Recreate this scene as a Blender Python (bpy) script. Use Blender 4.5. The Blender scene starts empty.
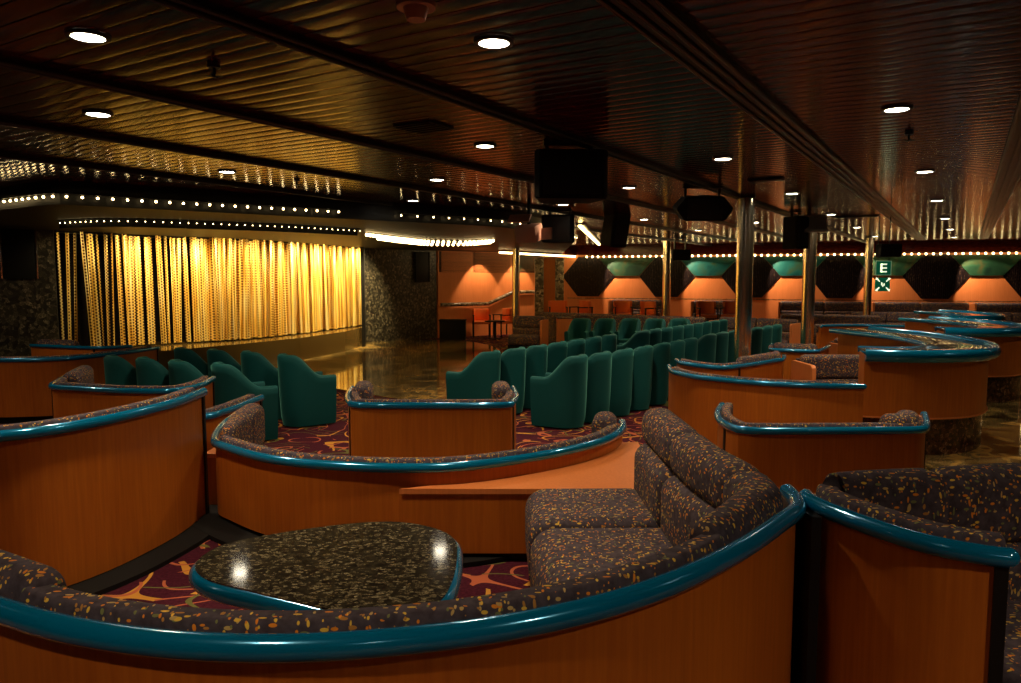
import bpy, bmesh, math, random
from mathutils import Vector, Matrix
random.seed(7)
C = bpy.context.scene
COL = C.collection
PI = math.pi
F = 740.0; HOR = 278.0; CX = 510.5; CY = 341.5; H = 1.5
PITCH = math.atan((CY - HOR) / F)
LOW = -0.30          # sunken lounge floor
CEIL = 2.55

def ray(px, py):
    a = (px - CX) / F; b = -(py - CY) / F
    c, s = math.cos(PITCH), math.sin(PITCH)
    return Vector((a, c + b * s, -s + b * c))
def at(px, py, z):
    d = ray(px, py); t = (z - H) / d.z
    return (d.x * t, d.y * t)
def atd(px, py, dist):
    d = ray(px, py); t = dist / d.y
    return (d.x * t, dist, H + d.z * t)

# ------------------------------------------------------------------ materials
def mat(name, col=(.5, .5, .5), rough=.5, metal=0, spec=.5, coat=0, emit=None, estr=0, sheen=0):
    m = bpy.data.materials.new(name); m.use_nodes = True
    b = m.node_tree.nodes['Principled BSDF']
    b.inputs['Base Color'].default_value = (*col, 1)
    b.inputs['Roughness'].default_value = rough
    b.inputs['Metallic'].default_value = metal
    b.inputs['Specular IOR Level'].default_value = spec
    b.inputs['Coat Weight'].default_value = coat
    b.inputs['Coat Roughness'].default_value = .08
    if sheen:
        b.inputs['Sheen Weight'].default_value = sheen
        b.inputs['Sheen Roughness'].default_value = .35
        b.inputs['Sheen Tint'].default_value = (.25, .9, .8, 1)
    if emit:
        b.inputs['Emission Color'].default_value = (*emit, 1)
        b.inputs['Emission Strength'].default_value = estr
    return m
class NT:
    def __init__(s, m): s.t = m.node_tree; s.b = s.t.nodes['Principled BSDF']
    def n(s, typ, **kw):
        nd = s.t.nodes.new(typ)
        for k, v in kw.items():
            if k.startswith('i_'):
                key = k[2:].replace('_', ' ')
                nd.inputs[key].default_value = v
            else: setattr(nd, k, v)
        return nd
    def l(s, a, b): s.t.links.new(a, b)
    def coord(s, out='Object', scale=(1, 1, 1), rot=(0, 0, 0)):
        tc = s.n('ShaderNodeTexCoord'); mp = s.n('ShaderNodeMapping')
        mp.inputs['Scale'].default_value = scale; mp.inputs['Rotation'].default_value = rot
        s.l(tc.outputs[out], mp.inputs['Vector']); return mp.outputs['Vector']
    def ramp(s, fac, stops, interp='LINEAR'):
        r = s.n('ShaderNodeValToRGB'); r.color_ramp.interpolation = interp
        e = r.color_ramp.elements
        while len(e) < len(stops): e.new(.5)
        for el, (p, c) in zip(e, stops): el.position = p; el.color = (*c, 1) if len(c) == 3 else c
        s.l(fac, r.inputs['Fac']); return r.outputs['Color']
    def mix(s, fac, a, b, blend='MIX'):
        m = s.n('ShaderNodeMix', data_type='RGBA', blend_type=blend)
        for src, i in ((fac, 0), (a, 6), (b, 7)):
            if hasattr(src, 'is_output'): s.l(src, m.inputs[i])
            else: m.inputs[i].default_value = src if i == 0 else (*src, 1)
        return m.outputs[2]
    def math(s, op, a, b=0):
        m = s.n('ShaderNodeMath', operation=op)
        for i, v in enumerate((a, b)):
            if hasattr(v, 'is_output'): s.l(v, m.inputs[i])
            else: m.inputs[i].default_value = v
        return m.outputs[0]
    def bump(s, h, strength=.3, dist=.01):
        b = s.n('ShaderNodeBump'); b.inputs['Strength'].default_value = strength; b.inputs['Distance'].default_value = dist
        s.l(h, b.inputs['Height']); s.l(b.outputs['Normal'], s.b.inputs['Normal'])

def wood_mat(name, c1, c2, rough=.38, spec=.4):
    m = mat(name, c1, rough, spec=spec); t = NT(m)
    v = t.coord('Object', (38, 38, 1.6))
    n = t.n('ShaderNodeTexNoise', i_Scale=1.6, i_Detail=6.0, i_Roughness=.6); t.l(v, n.inputs['Vector'])
    v2 = t.coord('Object', (3, 3, .9))
    n2 = t.n('ShaderNodeTexNoise', i_Scale=1.0, i_Detail=3.0); t.l(v2, n2.inputs['Vector'])
    f = t.math('ADD', t.math('MULTIPLY', n.outputs['Fac'], .6), t.math('MULTIPLY', n2.outputs['Fac'], .4))
    t.l(t.ramp(f, [(.3, c2), (.7, c1)]), t.b.inputs['Base Color'])
    return m
M = {}
M['wood'] = wood_mat('cherry_veneer', (.56, .165, .018), (.36, .09, .010))
M['wood_light'] = wood_mat('pale_cherry_top', (.80, .27, .09), (.62, .19, .05), .3)
M['wall_orange'] = wood_mat('orange_panelling', (.85, .30, .10), (.70, .22, .06), .45)
M['teal'] = mat('teal_lacquer', (.0, .22, .50), .16, .4, .7, .6)
M['black'] = mat('black_laminate', (.006, .006, .007), .5, spec=.3)
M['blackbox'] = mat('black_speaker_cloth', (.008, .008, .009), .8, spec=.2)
M['chrome'] = mat('polished_brass_steel', (1, .88, .66), .2, 1)
M['darkmetal'] = mat('dark_metal', (.05, .045, .04), .3, .9)
M['greymetal'] = mat('grey_bracket_paint', (.28, .26, .23), .45, .3)
M['velvet'] = mat('teal_velvet', (.003, .088, .100), .7, spec=.25, sheen=.5)
M['orange_uph'] = mat('orange_upholstery', (.80, .16, .02), .6)
M['pink'] = mat('dusty_lamp_housing', (.50, .26, .19), .5, .3)
M['white'] = mat('white_plastic', (.55, .5, .42), .5)
M['seatgrey'] = mat('seat_grey', (.1, .09, .1), .8)

# speckled fabric
def fabric():
    m = mat('speckled_upholstery', (.05, .04, .045), .85, spec=.15); t = NT(m)
    base_n = t.n('ShaderNodeTexNoise', i_Scale=40.0, i_Detail=4.0)
    t.l(t.coord('Object'), base_n.inputs['Vector'])
    base = t.ramp(base_n.outputs['Fac'], [(.3, (.050, .039, .056)), (.7, (.100, .082, .112))])
    out = base
    for (sc, thr, rot, seedoff, lo) in (((70, 70, 26), .27, (.5, .6, .3), 0, .55), ((30, 88, 62), .29, (1.1, .2, .8), 5, .52), ((90, 38, 66), .27, (.2, 1.3, .5), 11, .56)):
        v = t.coord('Object', sc, rot)
        nz = t.n('ShaderNodeTexNoise', i_Scale=.6, i_Detail=1.0); t.l(v, nz.inputs['Vector'])
        va = t.n('ShaderNodeVectorMath', operation='ADD'); t.l(v, va.inputs[0])
        sc2 = t.n('ShaderNodeVectorMath', operation='SCALE'); t.l(nz.outputs['Color'], sc2.inputs[0]); sc2.inputs['Scale'].default_value = 1.2 + seedoff
        t.l(sc2.outputs[0], va.inputs[1]) if seedoff == 0 else None
        vo = t.n('ShaderNodeTexVoronoi', i_Scale=1.0, i_Randomness=.95); t.l(va.outputs[0], vo.inputs['Vector'])
        mask = t.math('LESS_THAN', vo.outputs['Distance'], thr)
        sep = t.n('ShaderNodeSeparateColor'); t.l(vo.outputs['Color'], sep.inputs[0])
        gate = t.math('GREATER_THAN', sep.outputs[0], lo)
        mm = t.math('MULTIPLY', mask, gate)
        colr = t.ramp(sep.outputs[1], [(0, (.50, .24, .06)), (.2, (.80, .27, .03)), (.45, (.60, .42, .16)), (.65, (.85, .55, .08)), (.85, (.20, .22, .09)), (1, (.40, .10, .06))], 'CONSTANT')
        out = t.mix(mm, out, colr)
    t.l(out, t.b.inputs['Base Color'])
    t.bump(base_n.outputs['Fac'], .12, .004)
    return m
M['fabric'] = fabric()

def carpet():
    m = mat('swirl_carpet', (.1, .01, .02), .95, spec=.1); t = NT(m)
    v = t.coord('Object')
    nz = t.n('ShaderNodeTexNoise', i_Scale=60.0, i_Detail=3.0); t.l(v, nz.inputs['Vector'])
    base = t.ramp(nz.outputs['Fac'], [(.3, (.038, .005, .014)), (.7, (.080, .013, .028))])
    out = base
    for k, (sc, rot, col, w, gl) in enumerate(((2.3, .4, (.58, .27, .045), .05, .46), (2.9, 2.1, (.46, .12, .06), .05, .46), (2.0, 3.9, (.13, .13, .04), .035, .5))):
        vv = t.coord('Object', (1, 1, 1), (0, 0, rot))
        w1 = t.n('ShaderNodeTexNoise', i_Scale=sc * .8, i_Detail=.0); t.l(vv, w1.inputs['Vector'])
        ph = t.math('FRACT', t.math('MULTIPLY', w1.outputs['Fac'], 7.0))
        band = t.math('LESS_THAN', t.math('ABSOLUTE', t.math('SUBTRACT', ph, .5)), w * 1.35)
        w2 = t.n('ShaderNodeTexNoise', i_Scale=sc * 1.1, i_Detail=0.0); t.l(t.coord('Object', (1, 1, 1), (0, 0, rot + 1)), w2.inputs['Vector'])
        gate = t.math('GREATER_THAN', w2.outputs['Fac'], gl)
        out = t.mix(t.math('MULTIPLY', band, gate), out, col)
    t.l(out, t.b.inputs['Base Color'])
    t.bump(nz.outputs['Fac'], .3, .004)
    return m
M['carpet'] = carpet()

def granite(name, cols, sc=60, rough=.08, spec=.6):
    m = mat(name, cols[0], rough, spec=spec); t = NT(m)
    v = t.coord('Object', (sc, sc * 1.5, sc))
    vo = t.n('ShaderNodeTexVoronoi', i_Scale=1.0); t.l(v, vo.inputs['Vector'])
    sep = t.n('ShaderNodeSeparateColor'); t.l(vo.outputs['Color'], sep.inputs[0])
    n = t.n('ShaderNodeTexNoise', i_Scale=2.5, i_Detail=5.0); t.l(v, n.inputs['Vector'])
    f = t.math('MULTIPLY', sep.outputs[0], n.outputs['Fac'])
    t.l(t.ramp(f, [(.05, cols[0]), (.3, cols[1]), (.46, cols[2]), (.62, cols[3])]), t.b.inputs['Base Color'])
    return m
M['granite'] = granite('speckled_granite', ((.012, .010, .008), (.035, .030, .020), (.11, .09, .055), (.34, .30, .2)), 70)
M['marblebase'] = granite('brown_marble', ((.02, .006, .004), (.06, .02, .01), (.12, .05, .025), (.35, .2, .12)), 30, .15)
M['mosaic'] = granite('dark_sparkle_mosaic', ((.012, .010, .008), (.045, .038, .026), (.12, .10, .07), (.30, .25, .17)), 18, .35)
M['mottle'] = granite('mottled_stone_cladding', ((.06, .04, .02), (.2, .16, .09), (.4, .32, .2), (.7, .6, .42)), 14, .3)

def marble_floor():
    m = mat('polished_marble_floor', (.1, .07, .03), .07, spec=.9); t = NT(m)
    v = t.coord('Object', (1, 1, 1), (0, 0, math.radians(-31.6)))
    br = t.n('ShaderNodeTexBrick', offset=0.0); t.l(v, br.inputs['Vector'])
    br.inputs['Scale'].default_value = 1.0; br.inputs['Brick Width'].default_value = .9; br.inputs['Row Height'].default_value = .9
    br.inputs['Mortar Size'].default_value = .006
    br.inputs['Color1'].default_value = (.36, .24, .09, 1); br.inputs['Color2'].default_value = (.09, .07, .03, 1); br.inputs['Mortar'].default_value = (.3, .2, .08, 1)
    n = t.n('ShaderNodeTexNoise', i_Scale=2.2, i_Detail=5.0, i_Distortion=.6); t.l(v, n.inputs['Vector'])
    vein = t.ramp(n.outputs['Fac'], [(.35, (.25, .22, .16)), (.5, (1, 1, 1)), (.56, (2.2, 1.9, 1.3)), (.62, (.8, .8, .8))])
    t.l(t.mix(1.0, br.outputs['Color'], vein, 'MULTIPLY'), t.b.inputs['Base Color'])
    return m
M['marblefloor'] = marble_floor()

def ceil_mat():
    m = mat('lacquered_ceiling_slat', (.035, .012, .006), .13, spec=.29); t = NT(m)
    n = t.n('ShaderNodeTexNoise', i_Scale=1.0, i_Detail=3.0); t.l(t.coord('Object', (.7, 30, 30), (0, 0, math.radians(31.6))), n.inputs['Vector'])
    t.l(t.ramp(n.outputs['Fac'], [(.3, (.032, .004, .003)), (.7, (.080, .011, .006))]), t.b.inputs['Base Color'])
    return m
M['ceil'] = ceil_mat()

def curtain_mat():
    m = mat('gold_sequin_strands', (.95, .62, .14), .38, .55, spec=.6); t = NT(m)
    uv = t.n('ShaderNodeUVMap'); mp = t.n('ShaderNodeMapping'); t.l(uv.outputs['UV'], mp.inputs['Vector'])
    mp.inputs['Scale'].default_value = (1, 1, 1)
    sep = t.n('ShaderNodeSeparateXYZ'); t.l(mp.outputs['Vector'], sep.inputs[0])
    fx = t.math('ABSOLUTE', t.math('SUBTRACT', t.math('FRACT', sep.outputs[0]), .5))
    fy = t.math('ABSOLUTE', t.math('SUBTRACT', t.math('FRACT', t.math('ADD', sep.outputs[1], t.math('MULTIPLY', t.math('FLOOR', sep.outputs[0]), .5))), .5))
    d = t.math('ADD', t.math('POWER', fx, 2), t.math('POWER', fy, 2))
    hole = t.math('LESS_THAN', d, .115)
    n = t.n('ShaderNodeTexNoise', i_Scale=3.0, i_Detail=2.0); t.l(t.coord('Object', (4, 4, .4)), n.inputs['Vector'])
    gold = t.ramp(n.outputs['Fac'], [(.3, (.72, .36, .035)), (.52, (.97, .64, .15)), (.78, (1, .88, .50))])
    t.l(t.mix(hole, gold, (.16, .06, .006)), t.b.inputs['Base Color'])
    return m
M['curtain'] = curtain_mat()
def painting_mat(name, a, b, c):
    m = mat(name, a, .35); t = NT(m)
    n = t.n('ShaderNodeTexNoise', i_Scale=2.2, i_Detail=7.0, i_Distortion=1.0); t.l(t.coord('Object'), n.inputs['Vector'])
    t.l(t.ramp(n.outputs['Fac'], [(.3, a), (.52, b), (.72, c)]), t.b.inputs['Base Color']); return m
M['paint_green'] = painting_mat('green_landscape', (.004, .02, .012), (.012, .05, .024), (.06, .05, .014))
M['paint_teal'] = painting_mat('teal_landscape', (.0, .025, .028), (.004, .065, .06), (.03, .05, .014))
def bead_mat():
    m = mat('dark_bead_drape', (.02, .012, .015), .3, .4); t = NT(m)
    v = t.coord('Object', (26, 26, 9))
    vo = t.n('ShaderNodeTexVoronoi', i_Scale=1.0); t.l(v, vo.inputs['Vector'])
    t.l(t.ramp(vo.outputs['Distance'], [(.1, (.16, .10, .06)), (.3, (.012, .007, .008))]), t.b.inputs['Base Color']); return m
M['bead'] = bead_mat()
def emis(name, col, s):
    m = bpy.data.materials.new(name); m.use_nodes = True; nt = m.node_tree; nt.nodes.clear()
    e = nt.nodes.new('ShaderNodeEmission'); o = nt.nodes.new('ShaderNodeOutputMaterial')
    e.inputs[0].default_value = (*col, 1); e.inputs[1].default_value = s; nt.links.new(e.outputs[0], o.inputs[0]); return m
M['bulb'] = emis('warm_bulb_glow', (1, .70, .30), 14)
M['strip'] = emis('bright_strip_glow', (1, .66, .22), 12)
M['down'] = emis('downlight_glow', (1, .88, .66), 26)
M['signgreen'] = mat('sign_green', (.0, .05, .025), .4, emit=(.0, .16, .07), estr=.25)
M['signwhite'] = mat('sign_letter', (.8, .85, .6), .4, emit=(.9, .95, .65), estr=.9)

# ------------------------------------------------------------------ mesh helpers
def obj(name, bm, material, parent=None, sharp=38, smooth=True):
    bmesh.ops.recalc_face_normals(bm, faces=bm.faces)
    if smooth:
        a = math.radians(sharp)
        for f in bm.faces: f.smooth = True
        for e in bm.edges:
            if len(e.link_faces) == 2 and e.calc_face_angle(0) > a: e.smooth = False
    me = bpy.data.meshes.new(name); bm.to_mesh(me); bm.free()
    me.materials.append(material)
    o = bpy.data.objects.new(name, me); COL.objects.link(o)
    if parent: o.parent = parent
    return o
def tag(o, label=None, cat=None, group=None, kind=None):
    if label: o['label'] = label
    if cat: o['category'] = cat
    if group: o['group'] = group
    if kind: o['kind'] = kind
    return o
def thing(name, label, cat, loc=(0, 0, 0), rz=0, group=None):
    o = bpy.data.objects.new(name, None); COL.objects.link(o); o.location = loc; o.rotation_euler = (0, 0, rz)
    o.empty_display_size = .1
    return tag(o, label, cat, group)
def box(bm, c, s, rz=0, rx=0, bev=0):
    r = bmesh.ops.create_cube(bm, size=1)
    vs = r['verts']
    bmesh.ops.scale(bm, vec=s, verts=vs)
    if bev:
        es = list({e for v in vs for e in v.link_edges})
        rr = bmesh.ops.bevel(bm, geom=es, offset=bev, segments=2, affect='EDGES', profile=.6)
        vs = list({v for f in rr['faces'] for v in f.verts} | {v for v in vs if v.is_valid})
    bmesh.ops.transform(bm, matrix=Matrix.Translation(c) @ Matrix.Rotation(rz, 4, 'Z') @ Matrix.Rotation(rx, 4, 'X'), verts=vs)
def cyl(bm, c, r, h, seg=24, r2=None, rot=None):
    m = Matrix.Translation(c) @ (rot if rot is not None else Matrix.Identity(4))
    bmesh.ops.create_cone(bm, cap_ends=True, segments=seg, radius1=r, radius2=r if r2 is None else r2, depth=h, matrix=m)
def crom(pts, step=.06, closed=False):
    P = [Vector(p) for p in pts]; n = len(P); out = []
    rng = n if closed else n - 1
    for i in range(rng):
        p1, p2 = P[i], P[(i + 1) % n]
        p0 = P[(i - 1) % n] if (closed or i > 0) else p1 + (p1 - p2)
        p3 = P[(i + 2) % n] if (closed or i < n - 2) else p2 + (p2 - p1)
        k = max(1, int((p2 - p1).length / step))
        for j in range(k):
            t = j / k
            out.append(.5 * ((2 * p1) + (p2 - p0) * t + (2 * p0 - 5 * p1 + 4 * p2 - p3) * t * t + (3 * p1 - p0 - 3 * p2 + p3) * t ** 3))
    if not closed: out.append(P[-1].copy())
    return out
def resample(pts, step):
    L = [0]
    for a, b in zip(pts, pts[1:]): L.append(L[-1] + (b - a).length)
    T = L[-1]; n = max(1, int(round(T / step))); out = []; j = 0
    for i in range(n + 1):
        s = T * i / n
        while j < len(L) - 2 and L[j + 1] < s: j += 1
        t = (s - L[j]) / max(1e-9, L[j + 1] - L[j]); out.append(pts[j].lerp(pts[j + 1], min(1, t)))
    return out, T
def subpath(pts, s0, s1):
    """part of a polyline between arc lengths"""
    L = [0]
    for a, b in zip(pts, pts[1:]): L.append(L[-1] + (b - a).length)
    def P(s):
        s = max(0, min(L[-1], s))
        for j in range(len(L) - 1):
            if s <= L[j + 1] + 1e-9: return pts[j].lerp(pts[j + 1], (s - L[j]) / max(1e-9, L[j + 1] - L[j]))
        return pts[-1].copy()
    out = [P(s0)] + [pts[i].copy() for i in range(len(pts)) if s0 + 1e-4 < L[i] < s1 - 1e-4] + [P(s1)]
    return out
def sweep(bm, path, prof, side=1, closed=False, pillow=0, wid=None):
    """prof: (n,z) ring; n positive towards the inner side. pillow: end rounding length"""
    path = [Vector((p[0], p[1])) for p in path]
    n = len(path)
    L = [0]
    for a, b in zip(path, path[1:]): L.append(L[-1] + (b - a).length)
    T = L[-1]
    cn = sum(p[0] for p in prof) / len(prof); cz = sum(p[1] for p in prof) / len(prof)
    rings = []
    for i, p in enumerate(path):
        if closed: t = path[(i + 1) % n] - path[i - 1]
        elif i == 0: t = path[1] - path[0]
        elif i == n - 1: t = path[-1] - path[-2]
        else: t = (path[i + 1] - path[i]).normalized() + (path[i] - path[i - 1]).normalized()
        t.normalize(); nm = Vector((-t.y, t.x)) * side
        k = 1
        if pillow:
            e = min(L[i], T - L[i])
            if e < pillow: q = e / pillow; k = .62 + .38 * math.sqrt(max(0, 1 - (1 - q) ** 2))
        pf = prof
        if wid:
            n0 = min(a for a, z in prof); q = wid[0] + (wid[1] - wid[0]) * L[i] / T
            pf = [(n0 + (a - n0) * q, z) for a, z in prof]; cn = sum(a for a, z in pf) / len(pf)
        ring = [bm.verts.new((p.x + nm.x * (cn + (a - cn) * k), p.y + nm.y * (cn + (a - cn) * k), cz + (z - cz) * k)) for a, z in pf]
        rings.append(ring)
    m = len(prof)
    for i in range(n if closed else n - 1):
        A, B = rings[i], rings[(i + 1) % n]
        for j in range(m): bm.faces.new((A[j], A[(j + 1) % m], B[(j + 1) % m], B[j]))
    if not closed:
        bm.faces.new(rings[0]); bm.faces.new(list(reversed(rings[-1])))
def rrect(n0, n1, z0, z1, r, k=4, r2=None):
    """rounded rectangle ring; r for the two upper corners, r2 for the lower"""
    r2 = r if r2 is None else r2; out = []
    for (cx, cz, a0, rr) in ((n1 - r2, z0 + r2, -90, r2), (n1 - r, z1 - r, 0, r), (n0 + r, z1 - r, 90, r), (n0 + r2, z0 + r2, 180, r2)):
        for i in range(k + 1):
            a = math.radians(a0 + 90 * i / k); out.append((cx + rr * math.cos(a), cz + rr * math.sin(a)))
    return out
def circ(n, z, r, k=12, rz=None):
    rz = rz or r
    return [(n + r * math.cos(2 * PI * i / k), z + rz * math.sin(2 * PI * i / k)) for i in range(k)]
def rect(n0, n1, z0, z1): return [(n0, z0), (n1, z0), (n1, z1), (n0, z1)]
def densify_pillow(path, pillow):
    pts = path; 
    L = 0
    for a, b in zip(pts, pts[1:]): L += (b - a).length
    extra = sorted({0, pillow * .06, pillow * .2, pillow * .45, pillow, L - pillow, L - pillow * .45, L - pillow * .2, L - pillow * .06, L} |
                   {L * i / max(4, int(L / .08)) for i in range(max(4, int(L / .08)) + 1)})
    extra = [e for e in extra if 0 <= e <= L]
    res = []
    for e in extra:
        if res and e - res[-1] < 1e-4: continue
        res.append(e)
    return [subpath(pts, e, e + 1e-6)[0] for e in res]
def prism(bm, poly, z0, z1):
    a = [bm.verts.new((p[0], p[1], z0)) for p in poly]; b = [bm.verts.new((p[0], p[1], z1)) for p in poly]
    n = len(poly)
    bm.faces.new(a); bm.faces.new(list(reversed(b)))
    for i in range(n): bm.faces.new((a[i], a[(i + 1) % n], b[(i + 1) % n], b[i]))
def copy_tree(o, parent=None):
    c = o.copy(); COL.objects.link(c)
    if parent: c.parent = parent
    for ch in list(o.children): copy_tree(ch, c)
    return c

# ------------------------------------------------------------------ booth builder
def booth(label, pts, z0, side, top=.84, step=.06, rolls=None, seats=None, backs=None, reveals=(), zwood=.09, zkick=None,
          posts=(), rail_span=(0, 1), plz=None, backn=.23, rt=.045, name='curved_booth', cat='booth', group=None, plinth=False, rail_r=.027, roll_h=.27, capend=True):
    path = crom(pts, step); path, T = resample(path, step)
    cxm = sum(p.x for p in path) / len(path); cym = sum(p.y for p in path) / len(path)
    root = thing(name, label, cat, (cxm, cym, z0), 0, group)
    off = Vector((cxm, cym))
    P = [p - off for p in path]
    def mk(nm, prof, material, pth=P, **kw):
        bm = bmesh.new(); sweep(bm, pth, prof, side, **kw); return obj(nm, bm, material, root)
    zk = 0 if zkick is None else zkick
    mk('wood_panel', rect(0, .045, zwood, top - .05), M['wood'])
    mk('kick_base', rect(.05, .13, zk, zwood + .01), M['black'])
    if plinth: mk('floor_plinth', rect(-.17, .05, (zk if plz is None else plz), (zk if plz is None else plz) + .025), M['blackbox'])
    # rail, fatter than high, with a rounded end
    bm = bmesh.new(); PR = subpath(P, rail_span[0] * T, rail_span[1] * T); sweep(bm, PR, circ(-.004, top - .045, rail_r * .92, 14, rail_r), side)
    for e, q in ((PR[0], PR[1]), (PR[-1], PR[-2])):
        d = (q - e).normalized(); nm = Vector((-d.y, d.x)) * side * (1 if e is P[0] else -1)
        c = e + nm * -.004
        bmesh.ops.create_uvsphere(bm, u_segments=14, v_segments=8, radius=rail_r * .96, matrix=Matrix.Translation((c.x, c.y, top - .045)))
    obj('top_rail', bm, M['teal'], root, 60)
    for s in reveals:
        seg = subpath(P, s * T - .018, s * T + .018)
        mk('panel_joint', rect(-.006, .046, zwood, top - .07), M['black'], seg)
    for s in posts:
        seg = subpath(P, max(0, s * T - .03), min(T, s * T + .03))
        mk('end_post', rect(-.012, .075, zk, top - .06), M['black'], seg)
    def cush(nm, s0, s1, prof, pil=.07, wid=None):
        seg = densify_pillow(subpath(P, s0 * T, s1 * T), min(pil, (s1 - s0) * T * .3))
        bm = bmesh.new(); sweep(bm, seg, prof, side, pillow=pil if (s1 - s0) * T > 3 * pil else (s1 - s0) * T * .3, wid=wid)
        return obj(nm, bm, M['fabric'], root, 70)
    for rl in (rolls if rolls is not None else [(0.02, .98, .4, .4)]):
        s0, s1 = rl[:2]; wd = rl[2:] or (1, 1)
        if max(wd) <= .5: cush('padded_edge', s0, s1, rrect(.022, .20, top - .16, top + (-.004 if rail_r > .0275 else -.006), .035, 5, .03), .01, wd)
        else: cush('head_cushion', s0, s1, rrect(.035, .20, top - roll_h, top + rt, .07, 5, .05), .04 if wd[0] != wd[1] else .07, wd)
    for s0, s1 in (backs or []):
        cush('back_cushion', s0, s1, rrect(.07, backn, .40, top - roll_h + .015, .08, 5, .05))
    for s0, s1 in (seats or []):
        cush('seat_cushion', s0, s1, rrect(.16, .78, .17, .465, .10, 5, .04), .05)
        seg = subpath(P, s0 * T, s1 * T)
    if seats:
        s0 = seats[0][0]; s1 = seats[-1][1]
        mk('seat_base', rect(.08, .66, .03, .18), M['black'], subpath(P, s0 * T, s1 * T))
    return root

# ------------------------------------------------------------------ ROOM
U = Vector((math.sin(math.radians(31.6)), math.cos(math.radians(31.6))))
V = Vector((U.y, -U.x))
ROT = math.radians(-31.6)       # x->V , y->U
def ceiling():
    bm = bmesh.new()
    pitch = .122; u0, u1 = -9, 40; v0, v1 = -24, 22
    prof = []
    n = int((u1 - u0) / pitch)
    for i in range(n):
        a = u0 + i * pitch
        prof += [(a + .004, .02), (a + .0045, .0015), (a + .014, .0006), (a + pitch * .32, .00012), (a + pitch / 2, 0), (a + pitch * .68, .00012), (a + pitch - .014, .0006), (a + pitch - .0045, .0015), (a + pitch - .004, .02)]
    A = []; B = []
    for (a, z) in prof:
        for lst, v in ((A, v0), (B, v1)):
            p = U * a + V * v; lst.append(bm.verts.new((p.x, p.y, CEIL + z)))
    for i in range(len(prof) - 1): bm.faces.new((A[i], A[i + 1], B[i + 1], B[i]))
    o = obj('ceiling', bm, M['ceil'], None, 50); tag(o, kind='structure')
    bm = bmesh.new(); q = [U * u0 + V * v0, U * u1 + V * v0, U * u1 + V * v1, U * u0 + V * v1]
    prism(bm, q, CEIL + .03, CEIL + .1); s = obj('ceiling_deck', bm, M['black'], o, smooth=False)
ceiling()
# dark tracks running down the room in the ceiling
tn = 0
for (px, py, w, shiny) in ((310, 43, .10, 0), (200, 103, .075, 0), (0, 118, .06, 0), (0, 153, .06, 0), (772, 113, .20, 1), (1010, 172, .20, 1)):
    tn += 1
    x, y = at(px, py, CEIL); v = Vector((x, y)).dot(V)
    bm = bmesh.new()
    path = [V * v + U * a for a in (-6, 10, 24.6 if px < 500 else 23)]
    sweep(bm, path, rect(-w / 2, w / 2, CEIL - .022, CEIL + .01))
    for s in ((-1, 1) if not shiny else (-1, -.35, .3, 1)):
        sweep(bm, path, circ(s * (w / 2 - .012), CEIL - .026, .013, 8))
    tag(obj('trim_%d' % tn, bm, M['darkmetal'] if shiny else mat('track_black', (.012, .010, .009), .35, .0, .4), None), kind='structure')

# seat / C path is needed for the floor edge
C_PTS = [at(238, 408, .54), at(222, 420, .54), at(215, 434, .54), at(226, 446, .50), at(260, 456, .50), at(300, 462, .50), at(350, 465.5, .50), at(400, 467, .50), at(450, 466, .50),
         at(500, 461, .50), at(550, 453, .50), at(590, 444, .50), at(612, 436, .50), at(622, 428, .50), at(622, 419, .52)]
C_PTS = [tuple(p) for p in C_PTS]
print('C', [(round(a, 2), round(b, 2)) for a, b in C_PTS])
def floors():
    bm = bmesh.new()
    prism(bm, [(-12, -4), (19, -4), (19, 32), (-12, 32)], LOW - .12, LOW)
    tag(obj('floor', bm, M['carpet'], smooth=False), kind='structure')
    # near platform: everything our side of booth C and the right hand booth
    cp = [Vector(p) for p in C_PTS[2:14]]
    poly = [(-9.0, -3.9), (9.0, -3.9), (9.0, 2.75), (1.5, 2.75), (.98, 2.5), (.98, 3.95), (.74, 4.05)]
    poly += [(p.x, p.y + .07) for p in reversed(cp[:9])]
    poly += [(-2.0, 4.75), (-2.1, 4.9), (-9.0, 4.9)]
    bm = bmesh.new(); prism(bm, poly, LOW, 0)
    tag(obj('floor_platform', bm, M['carpet'], smooth=False), kind='structure')
    # dance floor
    pts = [at(150, 352, LOW), at(240, 410, LOW), at(300, 382, LOW), at(346, 386, LOW), at(420, 402, LOW), at(480, 398, LOW), at(520, 375, LOW), at(505, 350, LOW), at(490, 343, LOW), at(430, 341.5, LOW), at(362, 340, LOW), at(240, 342, LOW)]
    pts = [at(150, 352, LOW), at(255, 372, LOW), at(330, 388, LOW), at(425, 402, LOW), at(480, 398, LOW), at(520, 375, LOW), at(500, 350, LOW), at(470, 342, LOW), at(430, 340, LOW), at(362, 339, LOW), at(240, 340, LOW)]
    bm = bmesh.new(); prism(bm, crom(pts, .3, True), LOW, LOW + .012)
    tag(obj('floor_dance', bm, M['marblefloor'], smooth=False), kind='structure')
    bm = bmesh.new(); prism(bm, [(3.4, 5.6), (4.0, 8.0), (6.2, 12.5), (9.5, 17), (14, 17), (12, 9), (8.2, 3.4), (3.2, 3.4)], LOW, LOW + .012)
    tag(obj('floor_aisle', bm, M['marblefloor'], smooth=False), kind='structure')
floors()
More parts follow.
